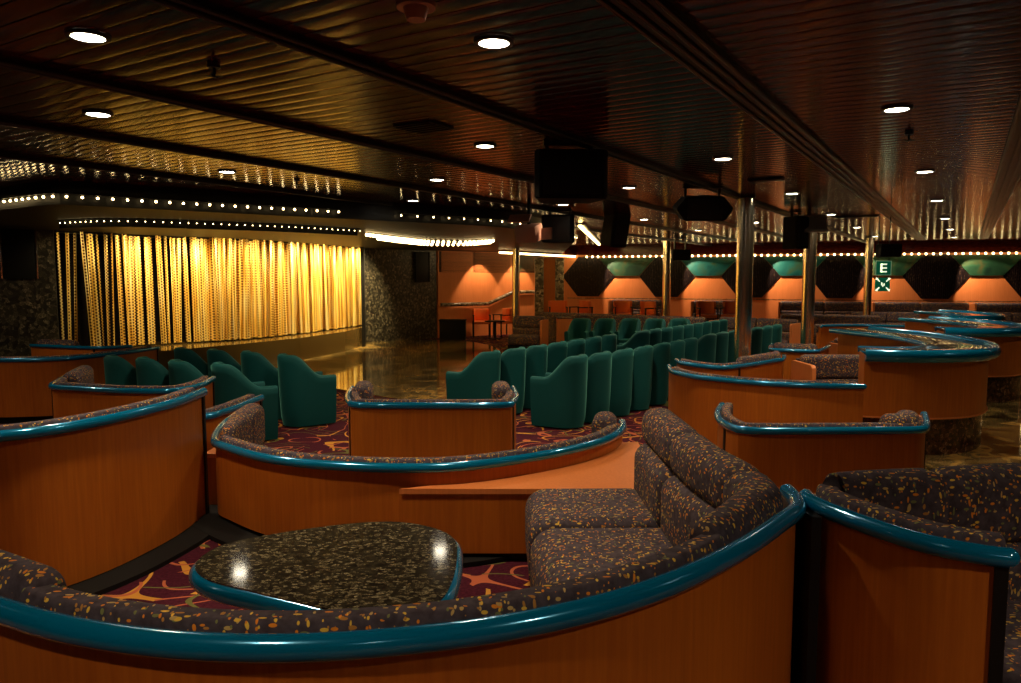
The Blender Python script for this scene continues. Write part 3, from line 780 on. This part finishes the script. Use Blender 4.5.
# exit sign
def exit_sign():
    dist = 12.4
    x, y, z = atd(883, 268, dist); k = dist / F
    w = 15.6 * k; h = 14.2 * k
    root = thing('exit_sign', 'hanging green sign with letter E above a crossed arrow figure panel', 'sign', (x, y, z))
    bm = bmesh.new(); box(bm, (0, 0, 0), (w, .03, h), bev=.003); obj('letter_panel', bm, M['signgreen'], root)
    bm = bmesh.new()
    for (cx_, cz_, sx, sz) in ((0, h / 2 - .004, w, .008), (0, -h / 2 + .004, w, .008), (-w / 2 + .004, 0, .008, h), (w / 2 - .004, 0, .008, h)): box(bm, (cx_, -.018, cz_), (sx, .006, sz))
    obj('sign_border', bm, mat('sign_edge', (.25, .35, .2), .4, emit=(.3, .45, .25), estr=.25), root, smooth=False)
    bm = bmesh.new(); e = h * .28
    box(bm, (-w * .14, -.019, 0), (w * .12, .008, e * 2.1))
    for zz in (-e * .93, 0, e * .93): box(bm, (w * .02, -.019, zz), (w * .38, .008, e * .32))
    obj('letter', bm, M['signwhite'], root, smooth=False)
    z2 = -16.3 * k
    bm = bmesh.new(); box(bm, (0, 0, z2), (w * .92, .03, h * .95), bev=.003); obj('symbol_panel', bm, M['signgreen'], root)
    bm = bmesh.new()
    for sx in (-1, 1):
        for sz in (-1, 1):
            c = Vector((sx * w * .30, -.019, z2 + sz * h * .30))
            a = math.atan2(sz, sx)
            t = bmesh.ops.create_cube(bm, size=1)['verts']
            bmesh.ops.transform(bm, matrix=Matrix.Translation(c) @ Matrix.Rotation(-a, 4, 'Y') @ Matrix.Diagonal((w * .24, .008, h * .08, 1)), verts=t)
            t = bmesh.ops.create_cone(bm, cap_ends=True, segments=3, radius1=w * .10, radius2=w * .10, depth=.008)['verts']
            bmesh.ops.transform(bm, matrix=Matrix.Translation(c + Vector((sx * w * .1, 0, sz * h * .1))) @ Matrix.Rotation(-a, 4, 'Y') @ Matrix.Rotation(PI / 2, 4, 'X'), verts=t)
    # little figure group in the middle
    for (fx, fz, s) in ((-.07, .02, 1), (.08, -.02, .8), (0, -.1, .7)):
        cyl(bm, (fx * w, -.019, z2 + fz * h + h * .08 * s), w * .045 * s, .008, 10, rot=Matrix.Rotation(PI / 2, 4, 'X'))
        box(bm, (fx * w, -.019, z2 + fz * h - h * .02), (w * .07 * s, .008, h * .14 * s))
    obj('symbol', bm, M['signwhite'], root, smooth=False)
    bm = bmesh.new()
    for sx in (-.35, .35): box(bm, (sx * w, .0, (CEIL - z + h / 2) / 2), (.012, .012, CEIL - z - h / 2))
    for sx in (-.35, .35): box(bm, (sx * w, .0, z2 / 2), (.012, .012, abs(z2)))
    obj('hanger', bm, M['black'], root, smooth=False)
    bm = bmesh.new(); box(bm, (.08, 0, h / 2 + .17), (.36, .2, .22), bev=.03); obj('hanger_box', bm, M['blackbox'], root)
exit_sign()

# ------------------------------------------------------------------ BOOTHS
zr = .80    # rail centre height
A_PTS = [at(-150, 560, zr), at(-70, 585, zr), at(0, 607, zr), at(50, 622, zr), at(100, 632, zr), at(150, 639, zr), at(200, 643, zr), at(265, 645, zr), at(330, 643.5, zr), at(400, 638, zr), at(470, 630, zr),
         at(540, 618, zr), at(600, 604, zr), at(660, 585, zr), at(710, 563, zr), at(750, 541, zr), at(780, 520, zr), at(797, 506, zr)]
A_PTS = [tuple(p) for p in A_PTS] + [(.912, 2.40), (.905, 2.58), (.87, 2.8), (.86, 3.15), (.85, 3.70)]
print('A', [(round(a, 2), round(b, 2)) for a, b in A_PTS])
path, TA = resample(crom(A_PTS, .05), .05)
# arc-length where y passes 2.42 on the right
LA = [0]
for a, b in zip(path, path[1:]): LA.append(LA[-1] + (b - a).length)
s_st = next(LA[i] for i in range(len(path)) if path[i].x > .7 and path[i].y > 2.40) / TA
s_mid = (s_st + 1) / 2
s_l = next(LA[i] for i in range(len(path)) if path[i].x > -.86) / TA
booth('large foreground booth with wraparound teal rail and empty speckled two-seat sofa', A_PTS, 0, 1, .84, .05,
      rolls=[(0.0, s_l - .05, .95, .5), (s_l - .06, s_st - .16, .33, .33), (s_st - .17, s_st - .002, .52, 1.05), (s_st, s_mid), (s_mid, .995)], backs=[(s_st, s_mid - .004), (s_mid + .004, .99)], seats=[(s_st - .04, s_mid - .004), (s_mid + .004, .985)], rail_r=.028, roll_h=.16, rail_span=(0, s_st - .012), backn=.24, rt=.022)
B_PTS = [at(-160, 442, .8), at(-80, 440, .8), at(0, 435, .8), at(50, 429, .8), at(103, 419.5, .8), at(150, 408.5, .8), at(180, 400, .8), at(203, 391, .8)]
print('B', [(round(a, 2), round(b, 2)) for a, b in B_PTS])
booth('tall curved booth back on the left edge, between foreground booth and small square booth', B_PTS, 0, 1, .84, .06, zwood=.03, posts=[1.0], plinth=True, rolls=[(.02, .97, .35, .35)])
# C: lower level
def booth_c():
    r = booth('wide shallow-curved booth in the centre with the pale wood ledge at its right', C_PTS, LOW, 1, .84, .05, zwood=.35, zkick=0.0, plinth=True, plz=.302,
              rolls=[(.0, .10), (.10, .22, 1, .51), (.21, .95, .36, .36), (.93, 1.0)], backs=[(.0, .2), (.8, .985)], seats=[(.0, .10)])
    return r
booth_c()
# ledge
cp = resample(crom(C_PTS, .05), .05)[0]
lp = [p for p in cp if p.y < 5.3 and p.x > -.44]
tip = Vector(at(648, 487, .40)); tl = Vector(at(400, 487, .40)); bk = Vector(at(626, 442, .40)); tl.y = tip.y = tip.y - .035
poly = [tl, tip, Vector((tip.x + .09, tip.y + .3)), Vector((bk.x + .08, bk.y))] + [p + Vector((.0, -.004)) for p in reversed(lp) if p.y < bk.y]
poly = [Vector((p.x, p.y)) for p in poly]
root = thing('low_divider', 'low wedge-shaped wood divider with pale top between centre booth and sofa', 'divider', (tip.x, tip.y, 0))
bm = bmesh.new(); prism(bm, [p - tip for p in poly], .372, .40); obj('ledge_top', bm, M['wood_light'], root, smooth=False)
inner = [p - tip for p in poly]
cen = sum(inner, Vector((0, 0))) / len(inner)
bm = bmesh.new(); prism(bm, [cen + (p - cen) * .985 for p in inner], .05, .372); obj('divider_body', bm, M['wood'], root, smooth=False)
bm = bmesh.new(); prism(bm, [cen + (p - cen) * .93 for p in inner], .0, .05); obj('kick_base', bm, M['black'], root, smooth=False)
# small post between B and C
p = ((211.5 - CX) / F * 4.78, 4.78)
bm = bmesh.new(); box(bm, (p[0], p[1] + .02, .17), (.10, .16, .34)); 
root = thing('corner_divider', 'short wood post filling the gap between left booth and centre booth', 'divider', (p[0], p[1], 0))
bmesh.ops.translate(bm, verts=bm.verts, vec=(-p[0], -p[1], 0)); obj('post_body', bm, M['wood'], root, smooth=False)
bm = bmesh.new(); box(bm, (0, 0.02, .352), (.12, .18, .025)); obj('post_cap', bm, M['wood_light'], root, smooth=False)

D_PTS = [at(1009, 556, zr), at(958, 548.5, zr), at(908, 536.5, zr), at(854, 518.5, zr), at(822, 505.5, zr), at(807, 497, zr)]
D_PTS = [tuple(p) for p in D_PTS]; d0 = D_PTS[-1]
D_PTS += [(d0[0] + .03, d0[1] + .06), (d0[0] + .14, d0[1] + .115), (d0[0] + .42, d0[1] + .18), (d0[0] + .85, d0[1] + .27), (d0[0] + 1.5, d0[1] + .42)]
print('D', [(round(a, 2), round(b, 2)) for a, b in D_PTS])
dbooth = booth('near right booth with teal-railed arm ending in a black post, speckled seats inside', D_PTS, 0, -1, .84, .04, rolls=[(.0, .31, .42, .42), (.30, .50, .45, 1), (.49, .68), (.685, .99)], backs=[(.38, .66), (.67, .98)], seats=[(.40, .68), (.69, .97)], posts=[0.0], zwood=.05, rail_r=.027, roll_h=.22, rail_span=(0, .29), rt=.035)
bm = bmesh.new(); box(bm, (.925 - dbooth.location.x, 2.31 - dbooth.location.y, .39), (.03, .26, .78)); obj('joint_filler', bm, M['black'], dbooth, smooth=False)
F_PTS = [at(722, 405, .5), at(718, 413, .5), at(722, 421, .5), at(735, 427.5, .5), at(752, 430, .5), at(830, 430, .5), at(900, 429.5, .5), at(922, 428.5, .5), at(926, 424, .5), at(924, 414, .5)]
booth('small square booth at mid right, before the tall wood bar counter', F_PTS, LOW, 1, .84, .05, rolls=[(.02, .88, .38, .38), (.70, .87, .9, 1.0)], reveals=[.27, .835])
G_PTS = [at(352, 388, .5), at(348, 396, .5), at(351, 402, .5), at(359, 404.5, .5), at(430, 405, .5), at(503, 404.5, .5), at(512, 401.5, .5), at(516, 396, .5), at(513, 388, .5)]
booth('small square booth in the centre, before the tub chairs and dance floor', G_PTS, LOW, 1, .84, .05, rolls=[(.02, .15), (.12, .88, .38, .38), (.86, .98)], reveals=[.235, .765])
H_PTS = [at(75, 372, .5), at(58, 381, .5), at(52, 386, .5), at(70, 387.5, .5), at(130, 390.5, .5), at(175, 390, .5), at(200, 384.5, .5), at(213, 378, .5)]
booth('small booth at left, before the left tub chairs, speckled cushion at its left corner', H_PTS, LOW, 1, .84, .06, rolls=[(.02, .24), (.2, .98, .38, .38)], reveals=[.33], posts=[1.0])
I_PTS = [(-3.0, 4.95), (-2.5, 5.1), at(206, 416, .5), at(218, 413, .5), at(233, 408, .5), at(248, 402, .5), at(261, 397, .5)]
booth('narrow booth end peeking out behind the tall left booth, touching the centre booth', I_PTS, LOW, 1, .84, .06, rolls=[(.02, .97, .4, .4)], posts=[1.0])
K_PTS = [at(-60, 360, .5), at(0, 360, .5), at(35, 359.5, .5), at(70, 358, .5), at(100, 355, .5), at(130, 351.5, .5), at(158, 347.5, .5)]
booth('long curved booth at the left edge beneath the stage wall', K_PTS, LOW, 1, .84, .1, rolls=[(.02, .97, .35, .35)], posts=[1.0])
L_PTS = [at(31, 345, .5), at(66, 346.5, .5), at(98, 347.5, .5), at(102, 347.6, .5), at(116, 347, .5), at(131, 346, .5)]
booth('farthest booth at left, right against the gold curtain', L_PTS, LOW, 1, .84, .1, reveals=[.7], rolls=[(.02, .45)])
E_PTS = [at(669, 366, .5), at(673, 371, .5), at(684, 374, .5), at(696, 376.5, .5), at(724, 379.5, .5), at(755, 382.3, .5), at(790, 384.3, .5), at(830, 385.5, .5), at(864, 386, .5)]
booth('wide wood-backed booth at right whose panel meets the tall bar counter', E_PTS, LOW, 1, .84, .07, rolls=[(.12, .98, .38, .38)])
E2 = [at(677, 360, .5), at(682, 362.5, .5), at(703, 365.8, .5), at(724, 367.2, .5), at(755, 363.5, .5), at(776, 360, .5), at(783, 359, .5), at(784, 356, .5)]
booth('small angular booth wrapped round the foot of the thickest pole', E2, LOW, 1, .84, .07, rolls=[(.05, .5, .4, .4), (.5, .95, .7, .7)], reveals=[.45])
O_PTS = [at(772, 345, .5), at(770, 348, .5), at(775, 349.5, .5), at(800, 350.5, .5), at(817, 350.8, .5), at(829, 346, .5)]
booth('small booth right of the tub chairs, behind the pole booth', O_PTS, LOW, 1, .84, .08, rolls=[(.2, .7)])
# booths facing us on the right
Q_PTS = [(6.4, 15.2), (6.5, 15.5), (7.4, 15.7), (8.2, 15.4)]
booth('small booth with bright teal rim far back, left of the bar counters', Q_PTS, LOW, 1, .84, .12)

# ------------------------------------------------------------------ low table
tz = .5
tp = [(191, 571), (196, 559), (218, 546), (255, 537), (310, 528), (365, 522), (405, 522), (440, 529), (458, 540), (461, 556), (457, 580), (446, 600), (425, 611), (390, 617), (345, 616), (300, 606), (250, 594), (207, 583)]
TP = [Vector(at(a, b, tz)) for a, b in tp]
tc = sum(TP, Vector((0, 0))) / len(TP)
root = thing('lounge_table', 'rounded triangular low table with speckled granite top and teal edge', 'table', (tc.x, tc.y, 0))
loop, _ = resample(crom([p - tc for p in TP], .03, True) , .03)
loop = crom([p - tc for p in TP], .03, True)
def shrink(lp, k):
    out = []; n = len(lp)
    for i, p in enumerate(lp):
        t = (lp[(i + 1) % n] - lp[i - 1]).normalized(); nm = Vector((-t.y, t.x))
        if nm.dot(-p) < 0: nm = -nm
        out.append(p + nm * k)
    return out
bm = bmesh.new(); prism(bm, shrink(loop, .014), tz - .03, tz + .004); obj('granite_top', bm, M['granite'], root, 30)
bm = bmesh.new(); sweep(bm, shrink(loop, .022), circ(0, tz - .032, .03, 14, .033), 1, closed=True); obj('edge_moulding', bm, M['teal'], root, 60)
bm = bmesh.new(); cyl(bm, (0, 0, .25), .06, .44, 24); obj('pedestal', bm, M['black'], root)
bm = bmesh.new(); cyl(bm, (0, 0, .02), .26, .03, 32, .22); obj('foot_plate', bm, M['black'], root)

# ------------------------------------------------------------------ tub chairs
def tub_meshes():
    # local: facing +Y, origin at floor centre
    W = .238; D = .33; Hb = .885; Ha = .62
    def plan(t, inset, flare=0):
        # t 0..1 from front right arm round the back to front left
        w = W - inset + flare; yb = -D + inset - flare
        L1 = .37; arc = PI * w; T = 2 * L1 + arc; s = t * T
        cy = yb + w
        if s < L1: return Vector((w, cy + L1 - s)), 0
        if s > T - L1: return Vector((-w, cy + (s - (T - L1)))), 0
        a = (s - L1) / w; return Vector((w * math.cos(a), cy - w * math.sin(a))), math.sin(a)
    bm = bmesh.new(); N = 40; rings = []
    for i in range(N + 1):
        t = i / N
        u = abs(t - .5) * 2           # 0 at back, 1 at the arms
        k = 1 - min(1, max(0, (u - .25) / .51)); k = k * k * (3 - 2 * k); zt = Ha + (Hb - Ha) * k
        ring = []
        for (ins, z, fl) in ((.035, .02, 0), (.012, .14, 0), (0, .34, 0), (-.002, zt - .1, .012), (0, zt - .03, .016), (.018, zt - .004, .012), (.045, zt, .005), (.066, zt - .02, 0), (.075, zt - .08, 0), (.075, .40, 0), (.075, .30, 0)):
            p, _ = plan(t, ins, fl); ring.append(bm.verts.new((p.x, p.y, z)))
        rings.append(ring)
    for i in range(N):
        for j in range(len(rings[0]) - 1): bm.faces.new((rings[i][j], rings[i][j + 1], rings[i + 1][j + 1], rings[i + 1][j]))
        bm.faces.new((rings[i][-1], rings[i][0], rings[i + 1][0], rings[i + 1][-1]))
    bm.faces.new(rings[0]); bm.faces.new(list(reversed(rings[-1])))
    shell = bm
    w = W - .08; pts = []
    for i in range(N + 1):
        p, _ = plan(i / N, .08); pts.append(p)
    front = [Vector((-w, pts[-1].y + .02)), Vector((w, pts[0].y + .02))]
    poly = pts + front
    bm = bmesh.new(); prism(bm, poly, .30, .43)
    bmesh.ops.bevel(bm, geom=[e for e in bm.edges if e.calc_face_angle(0) > 1.2 and all(v.co.z > .4 for v in e.verts)], offset=.035, segments=3, affect='EDGES')
    seat = bm
    bm = bmesh.new(); prism(bm, [p * .97 for p in poly], .03, .30); apron = bm
    return shell, seat, apron
cs, ce, ca = tub_meshes()
proto = thing('tub_chair', '', 'chair', (0, 0, 0))
obj('shell', cs, M['velvet'], proto, 75); obj('seat_cushion', ce, M['velvet'], proto, 60); obj('apron', ca, M['velvet'], proto, 40)
first = [True]
def chair(back, facing, label, group, z=LOW):
    f = Vector(facing).normalized(); c = Vector(back) + f * .33
    o = proto if first[0] else copy_tree(proto); first[0] = False
    c = c * .968
    o.location = (c.x, c.y, z); o.rotation_euler = (0, 0, math.atan2(f.y, f.x) - PI / 2)
    o['label'] = label; o['group'] = group
ordn = ['nearest', 'second', 'third', 'fourth', 'fifth', 'sixth', 'seventh', 'eighth', 'ninth', 'tenth', 'eleventh', 'twelfth', 'thirteenth', 'fourteenth', 'fifteenth']
def nth(i, what): return ('nearest' if i == 0 else ordn[i] + ' from the near end') + ' of ' + what
# row 1 right group
R1 = [(.97, 9.0), (1.32, 9.38), (1.67, 9.8), (2.02, 10.25), (2.36, 10.7), (2.68, 11.15), (2.99, 11.6), (3.52, 12.45), (3.86, 12.9)]
d = Vector((.345, .43))
p = Vector((3.86, 12.9))
while p.x < 5.35: p = p + d; R1.append((p.x, p.y))
for i, q in enumerate(R1): chair(Vector(q) + Vector((-.06, .05)), (-.88, .47), 'green velvet tub chair, ' + nth(i, 'the front row'), 'front row of right tub chairs')
R2 = [(-.12, 9.5), (.22, 9.95), (.54, 10.4), (.86, 10.9), (1.18, 11.4), (1.5, 11.9), (1.82, 12.4)]
for i, q in enumerate(R2): chair(Vector(q) + Vector((-.06, .05)), (-.88, .47), 'green velvet tub chair, ' + nth(i, 'the row bordering the dance floor'), 'second row of right tub chairs')
R3 = []
p = Vector((2.5, 13.4))
for i in range(9):
    R3.append(p.copy()); p = p + (Vector((.30, .43)) if i != 2 else Vector((.33, .47)))
for i, q in enumerate(R3): chair(q, (-.88, .47), 'green velvet tub chair, ' + nth(i, 'the middle row behind'), 'third row of right tub chairs')
for i in range(5):
    x, y = at(583 + i * 24.5, 318, .56); chair((x, y + .0), (-.38, -.92), 'teal green velvet tub chair in the far short row showing its seat, ' + ['leftmost', 'second from left', 'middle', 'second from right', 'rightmost'][i], 'far short row of tub chairs')
for i, (x, py) in enumerate(((281, 354), (244, 351), (210, 349), (177, 347.5))):
    q = Vector(at(x, py, .56)); chair(q + Vector((-.0, -.02)), (.80, .60), 'teal green velvet tub chair, ' + ['rightmost', 'second from right', 'second from left', 'leftmost'][i] + ' of the left group, back row', 'back row of left tub chairs')
for i, (x, py) in enumerate(((214, 363), (171, 360), (138, 357.5), (106, 355.5))):
    q = Vector(at(x, py, .56)); chair(q, (.80, .60), 'teal green velvet tub chair, ' + ['rightmost', 'second from right', 'second from left', 'leftmost'][i] + ' of the left group, front row', 'front row of left tub chairs')

# ------------------------------------------------------------------ curved bar counters
def bar_counter(label, dx, dy, s=1.0, first_=None, pts=None):
    pts = pts or [(3.68, 7.72), (4.1, 7.6), (4.6, 7.72), (5.0, 8.2), (5.2, 8.9), (5.25, 9.7), (5.12, 10.4), (5.02, 10.9)]
    path = resample(crom(pts, .1), .1)[0]
    org = Vector((4.8, 9.3))
    P = [(p - org) * s for p in path]
    root = thing('bar_counter', label, 'bar counter', (org.x + dx, org.y + dy, LOW), 0, 'curved bar counters')
    bm = bmesh.new(); sweep(bm, P, rrect(-.32, .32, 1.03, 1.06, .012, 2), 1); obj('counter_top', bm, M['granite'], root)
    bm = bmesh.new()
    sweep(bm, P, circ(-.33, 1.025, .05, 12, .066), 1); sweep(bm, P, circ(.33, 1.03, .03, 12, .035), 1)
    obj('edge_moulding', bm, M['teal'], root, 60)
    bm = bmesh.new(); sweep(bm, P, rect(-.27, .2, .40, 1.02), 1); obj('wood_body', bm, M['wood'], root)
    bm = bmesh.new(); sweep(bm, P, rect(-.24, .17, .0, .40), 1); obj('marble_base', bm, M['marblebase'], root)
    bm = bmesh.new(); sweep(bm, P, rect(-.285, -.24, .385, .40), 1); obj('bead_trim', bm, M['wood_light'], root)
    return root
bar_counter('nearest curved bar counter with wood front, marble base and teal edge', 0, 0)
bar_counter('second curved bar counter, cut by the right edge just beyond the nearest', 2.6, 3.1, .95)
bar_counter('third curved bar counter, between the exit sign and the right edge', 4.5, 6.3, .75)

# ------------------------------------------------------------------ far seating
def sofa(label, a, b, z0=LOW, facing=-1, group='far banquettes', wood_end=None, h=.84):
    a = Vector(a); b = Vector(b); mid = (a + b) / 2; d = b - a; L = d.length
    root = thing('banquette', label, 'sofa', (mid.x, mid.y, z0), math.atan2(d.y, d.x), group)
    s = -1 if facing < 0 else 1   # -1: seat towards -Y local (towards camera)
    n = max(1, int(round(L / 1.1)))
    for i in range(n):
        c = -L / 2 + L * (i + .5) / n; w = L / n - .012
        for nm, prof in (('head_cushion', rrect(.03, .2, h - .26, h + .04, .07, 4)), ('back_cushion', rrect(.06, .24, .4, h - .25, .05, 3)), ('seat_cushion', rrect(.14, .68, .2, .44, .07, 3))):
            bm = bmesh.new(); sweep(bm, densify_pillow([Vector((c - w / 2, 0)), Vector((c + w / 2, 0))], .05), prof, s, pillow=.05); obj(nm, bm, M['fabric'], root, 70)
    bm = bmesh.new(); sweep(bm, [Vector((-L / 2, 0)), Vector((L / 2, 0))], rect(-.03, .03, .05, h - .02), s); obj('back_panel', bm, M['fabric'], root, smooth=False)
    bm = bmesh.new(); sweep(bm, [Vector((-L / 2, 0)), Vector((L / 2, 0))], rect(.0, .6, 0, .2), s); obj('seat_base', bm, M['black'], root, smooth=False)
    for e in (wood_end or []):
        bm = bmesh.new(); x = e * (L / 2 + .03); sweep(bm, [Vector((x - .025, 0)), Vector((x + .025, 0))], rrect(-.03, .6, .05, .8, .05, 3), s); obj('wood_end', bm, M['wood_light'], root)
    return root
sofa('speckled two-part sofa facing this way left of the tall bar counter, wood end', (3.5, 9.0), (4.6, 9.0), wood_end=[-1], group='sofas facing the viewpoint')
sofa('speckled sofa facing this way beyond the small booth right of tub chairs', (5.0, 11.5), (6.1, 11.6), wood_end=[-1], group='sofas facing the viewpoint')
sofa('long speckled banquette stretching behind the far tub chairs', at(538, 312, .58), at(704, 317.4, .58), facing=1)
sofa('dark sofa with wood end left of the far tub chairs', at(515, 317, .54), at(546, 317.5, .54), facing=-1, wood_end=[1])
sofa('speckled banquette between the two thick poles', at(722, 318, .54), at(800, 321, .54), wood_end=[1, -1])
sofa('speckled banquette right of the second thick pole, nearer one', at(812, 316, .54), at(880, 317, .54), wood_end=[-1])
sofa('speckled sofa with wood end behind the second thick pole', at(770, 306, .56), at(842, 308, .56), wood_end=[1])
sofa('long speckled banquette behind the thin exit sign pole', at(848, 312, .56), at(960, 313, .56), wood_end=[-1])
sofa('speckled banquette at the far right edge beyond the bar counters', at(968, 312, .56), at(1060, 314, .56), wood_end=[-1])
wl_names = ['far wall sofa beneath the first orange panel', 'far wall sofa beneath the second orange panel', 'far wall sofa right of the thickest pole', 'far wall sofa beneath the exit sign', 'far wall sofa beneath the right orange panel']
for i in range(5):
    a, b = dw(i * spacing - (.4 if i < 2 else .42), .3), dw(i * spacing + (1.2 if i < 2 else 2.08), .3)
    sofa(wl_names[i] + ', speckled, set against the wall', a, b, z0=-.02, wood_end=[-1], group='sofas along the far wall', h=.78)
# far tier the wall sofas stand on
bm = bmesh.new()
prism(bm, [dw(-2.1, .02), dw(14.4, .02), dw(14.4, 2.4), dw(-2.1, 2.4)], LOW, -.02); tag(obj('floor_tier', bm, M['carpet'], smooth=False), kind='structure')

# wood divider panels
def divider(label, px, py0, py1, wpx, z=None):
    x, y = at(px, py1, LOW); dist = y; w = wpx * dist / F; zt = atd(px, py0, dist)[2]
    root = thing('wood_divider', label, 'divider', (x, y, LOW), 0)
    bm = bmesh.new(); box(bm, (0, 0, (zt - LOW) / 2 + .03), (w, .5, zt - LOW - .06), bev=.01); obj('panel', bm, M['wood_light'], root)
    bm = bmesh.new(); box(bm, (0, 0, .03), (w * .95, .46, .06)); obj('kick_base', bm, M['black'], root, smooth=False)
    bm = bmesh.new(); box(bm, (0, 0, zt - LOW + .01), (w * 1.04, .54, .03), bev=.01); obj('cap', bm, M['fabric'], root)
divider('orange wood end panel just left of the far tub chairs', 564, 318, 347, 15)
divider('orange wood end panel at the right end of the tub chair rows', 781.5, 320, 346, 11)

# orange armchairs
def armchair_proto():
    r = thing('armchair', '', 'chair')
    bm = bmesh.new(); box(bm, (0, .02, .45), (.5, .46, .09), bev=.03); obj('seat', bm, M['orange_uph'], r)
    bm = bmesh.new(); sweep(bm, crom([Vector((-.25, -.08)), Vector((-.2, -.2)), Vector((0, -.25)), Vector((.2, -.2)), Vector((.25, -.08))], .05), rrect(-.03, .03, .5, .86, .025, 3), 1); obj('backrest', bm, M['orange_uph'], r)
    for sx in (-1, 1):
        for sy in (-1, 1):
            bm = bmesh.new(); box(bm, (sx * .25, sy * .23, .33), (.035, .035, .66), bev=.005); obj('leg', bm, M['black'], r)
        bm = bmesh.new(); box(bm, (sx * .25, 0, .67), (.045, .52, .03), bev=.008); obj('arm', bm, M['black'], r)
    return r
ac = armchair_proto(); af = [True]
def armchair(x, y, z, rz, label, group):
    o = ac if af[0] else copy_tree(ac); af[0] = False
    o.location = (x, y, z); o.rotation_euler = (0, 0, rz); o['label'] = label; o['group'] = group
x, y = at(481.5, 337, LOW); armchair(x, y, LOW, PI + .1, 'orange armchair with black frame facing this way by the stair wall', 'orange armchairs by the stair')
x, y = at(504, 336, LOW); armchair(x, y - .2, LOW, PI / 2 + .5, 'orange armchair with black frame turned sideways at the thin pole', 'orange armchairs by the stair')
labs = ['directly before the mottled column', 'turned sideways right of the mottled column', 'under the first orange panel, facing this way', 'under the first orange panel, turned sideways', 'left of the thickest pole, facing this way', 'left of the thickest pole, partly hidden by it']
for k, (px, rz) in enumerate(((558, PI), (581, 2.0), (623, PI), (645, 2.2), (707, PI), (732, 2.6))):
    x, y, z = atd(px, 298.5, 21.6 if px < 640 else 20.9)
    armchair(x, y, -.02, rz, 'orange upholstered armchair, ' + labs[k], 'orange armchairs below the far wall')
# little black table between the first two
x, y = at(495, 339, LOW)
root = thing('side_table', 'small round black table between the two orange armchairs by the stair wall', 'table', (x, y, LOW))
bm = bmesh.new(); cyl(bm, (0, 0, .53), .3, .035, 28); obj('tabletop', bm, M['black'], root)
bm = bmesh.new(); cyl(bm, (0, 0, .27), .04, .5, 16); obj('column', bm, M['black'], root)
bm = bmesh.new(); cyl(bm, (0, 0, .015), .2, .03, 24); obj('foot_plate', bm, M['black'], root)
# dark tier face for chairs on the left part
bm = bmesh.new(); prism(bm, [(.6, 20.8), (5.5, 20.3), (8.5, 19.6), dw(4.6, 2.3), dw(-2.0, 2.3), (1.0, 24.0)], LOW, -.02); tag(obj('floor_tier_step', bm, M['carpet'], smooth=False), kind='structure')

# ------------------------------------------------------------------ LIGHTS (stage and wall washers)
def spot(name, loc, target, e, size, col=(1, .72, .36), soft=.08, blend=.6):
    l = bpy.data.lights.new(name, 'SPOT'); l.energy = e; l.color = col; l.spot_size = math.radians(size); l.spot_blend = blend; l.shadow_soft_size = soft
    o = bpy.data.objects.new(name, l); COL.objects.link(o); o.location = loc
    o.rotation_euler = (Vector(target) - Vector(loc)).to_track_quat('-Z', 'Y').to_euler(); return o
cp_, TC = resample(crom(CUR, .2), .2)
nC = 9
for i in range(nC):
    j = int((i + .5) / nC * (len(cp_) - 1)); p = cp_[j]; t = (cp_[min(j + 1, len(cp_) - 1)] - cp_[j - 1]).normalized(); n = Vector((t.y, -t.x))
    q = p + n * 1.3
    e = 80 + 220 * (i / (nC - 1))
    if i == 0: e = 22
    spot('stage_light', (q.x, q.y, 2.22), (p.x, p.y, 1.1), e, 100, (1, .78, .36))
for i in range(0, 5):
    for sgn in (-.75,):
        p = dw(i * spacing + sgn, .5); q = dw(i * spacing + .1, 0); spot('wall_washer', (p.x, p.y, 2.15), (q.x, q.y, 1.1), 130, 80, (1, .68, .42), .03, .3)
for t in (.3, .6):
    p = along(owA, owB, t, .55); q = along(owA, owB, t, 0); spot('wall_washer', (p.x, p.y, 2.2), (q.x, q.y, 1.1), 80, 75, (1, .66, .38), .03, .3)
w = bpy.data.worlds.new('world'); C.world = w; w.use_nodes = True
w.node_tree.nodes['Background'].inputs[0].default_value = (.3, .2, .12, 1); w.node_tree.nodes['Background'].inputs[1].default_value = .1

cam = bpy.data.cameras.new('camera'); co = bpy.data.objects.new('camera', cam); COL.objects.link(co); C.camera = co
cam.sensor_width = 36; cam.lens = F / 1021 * 36; cam.clip_start = .05; cam.clip_end = 200
co.location = (0, 0, H); co.rotation_euler = (PI / 2 - PITCH, 0, 0)
C.view_settings.view_transform = 'Standard'; C.view_settings.look = 'None'; C.view_settings.gamma = 1; C.view_settings.use_curve_mapping = False
C.view_settings.exposure = .25
C.cycles.use_denoising = True; C.cycles.max_bounces = 8; C.cycles.sample_clamp_indirect = 4
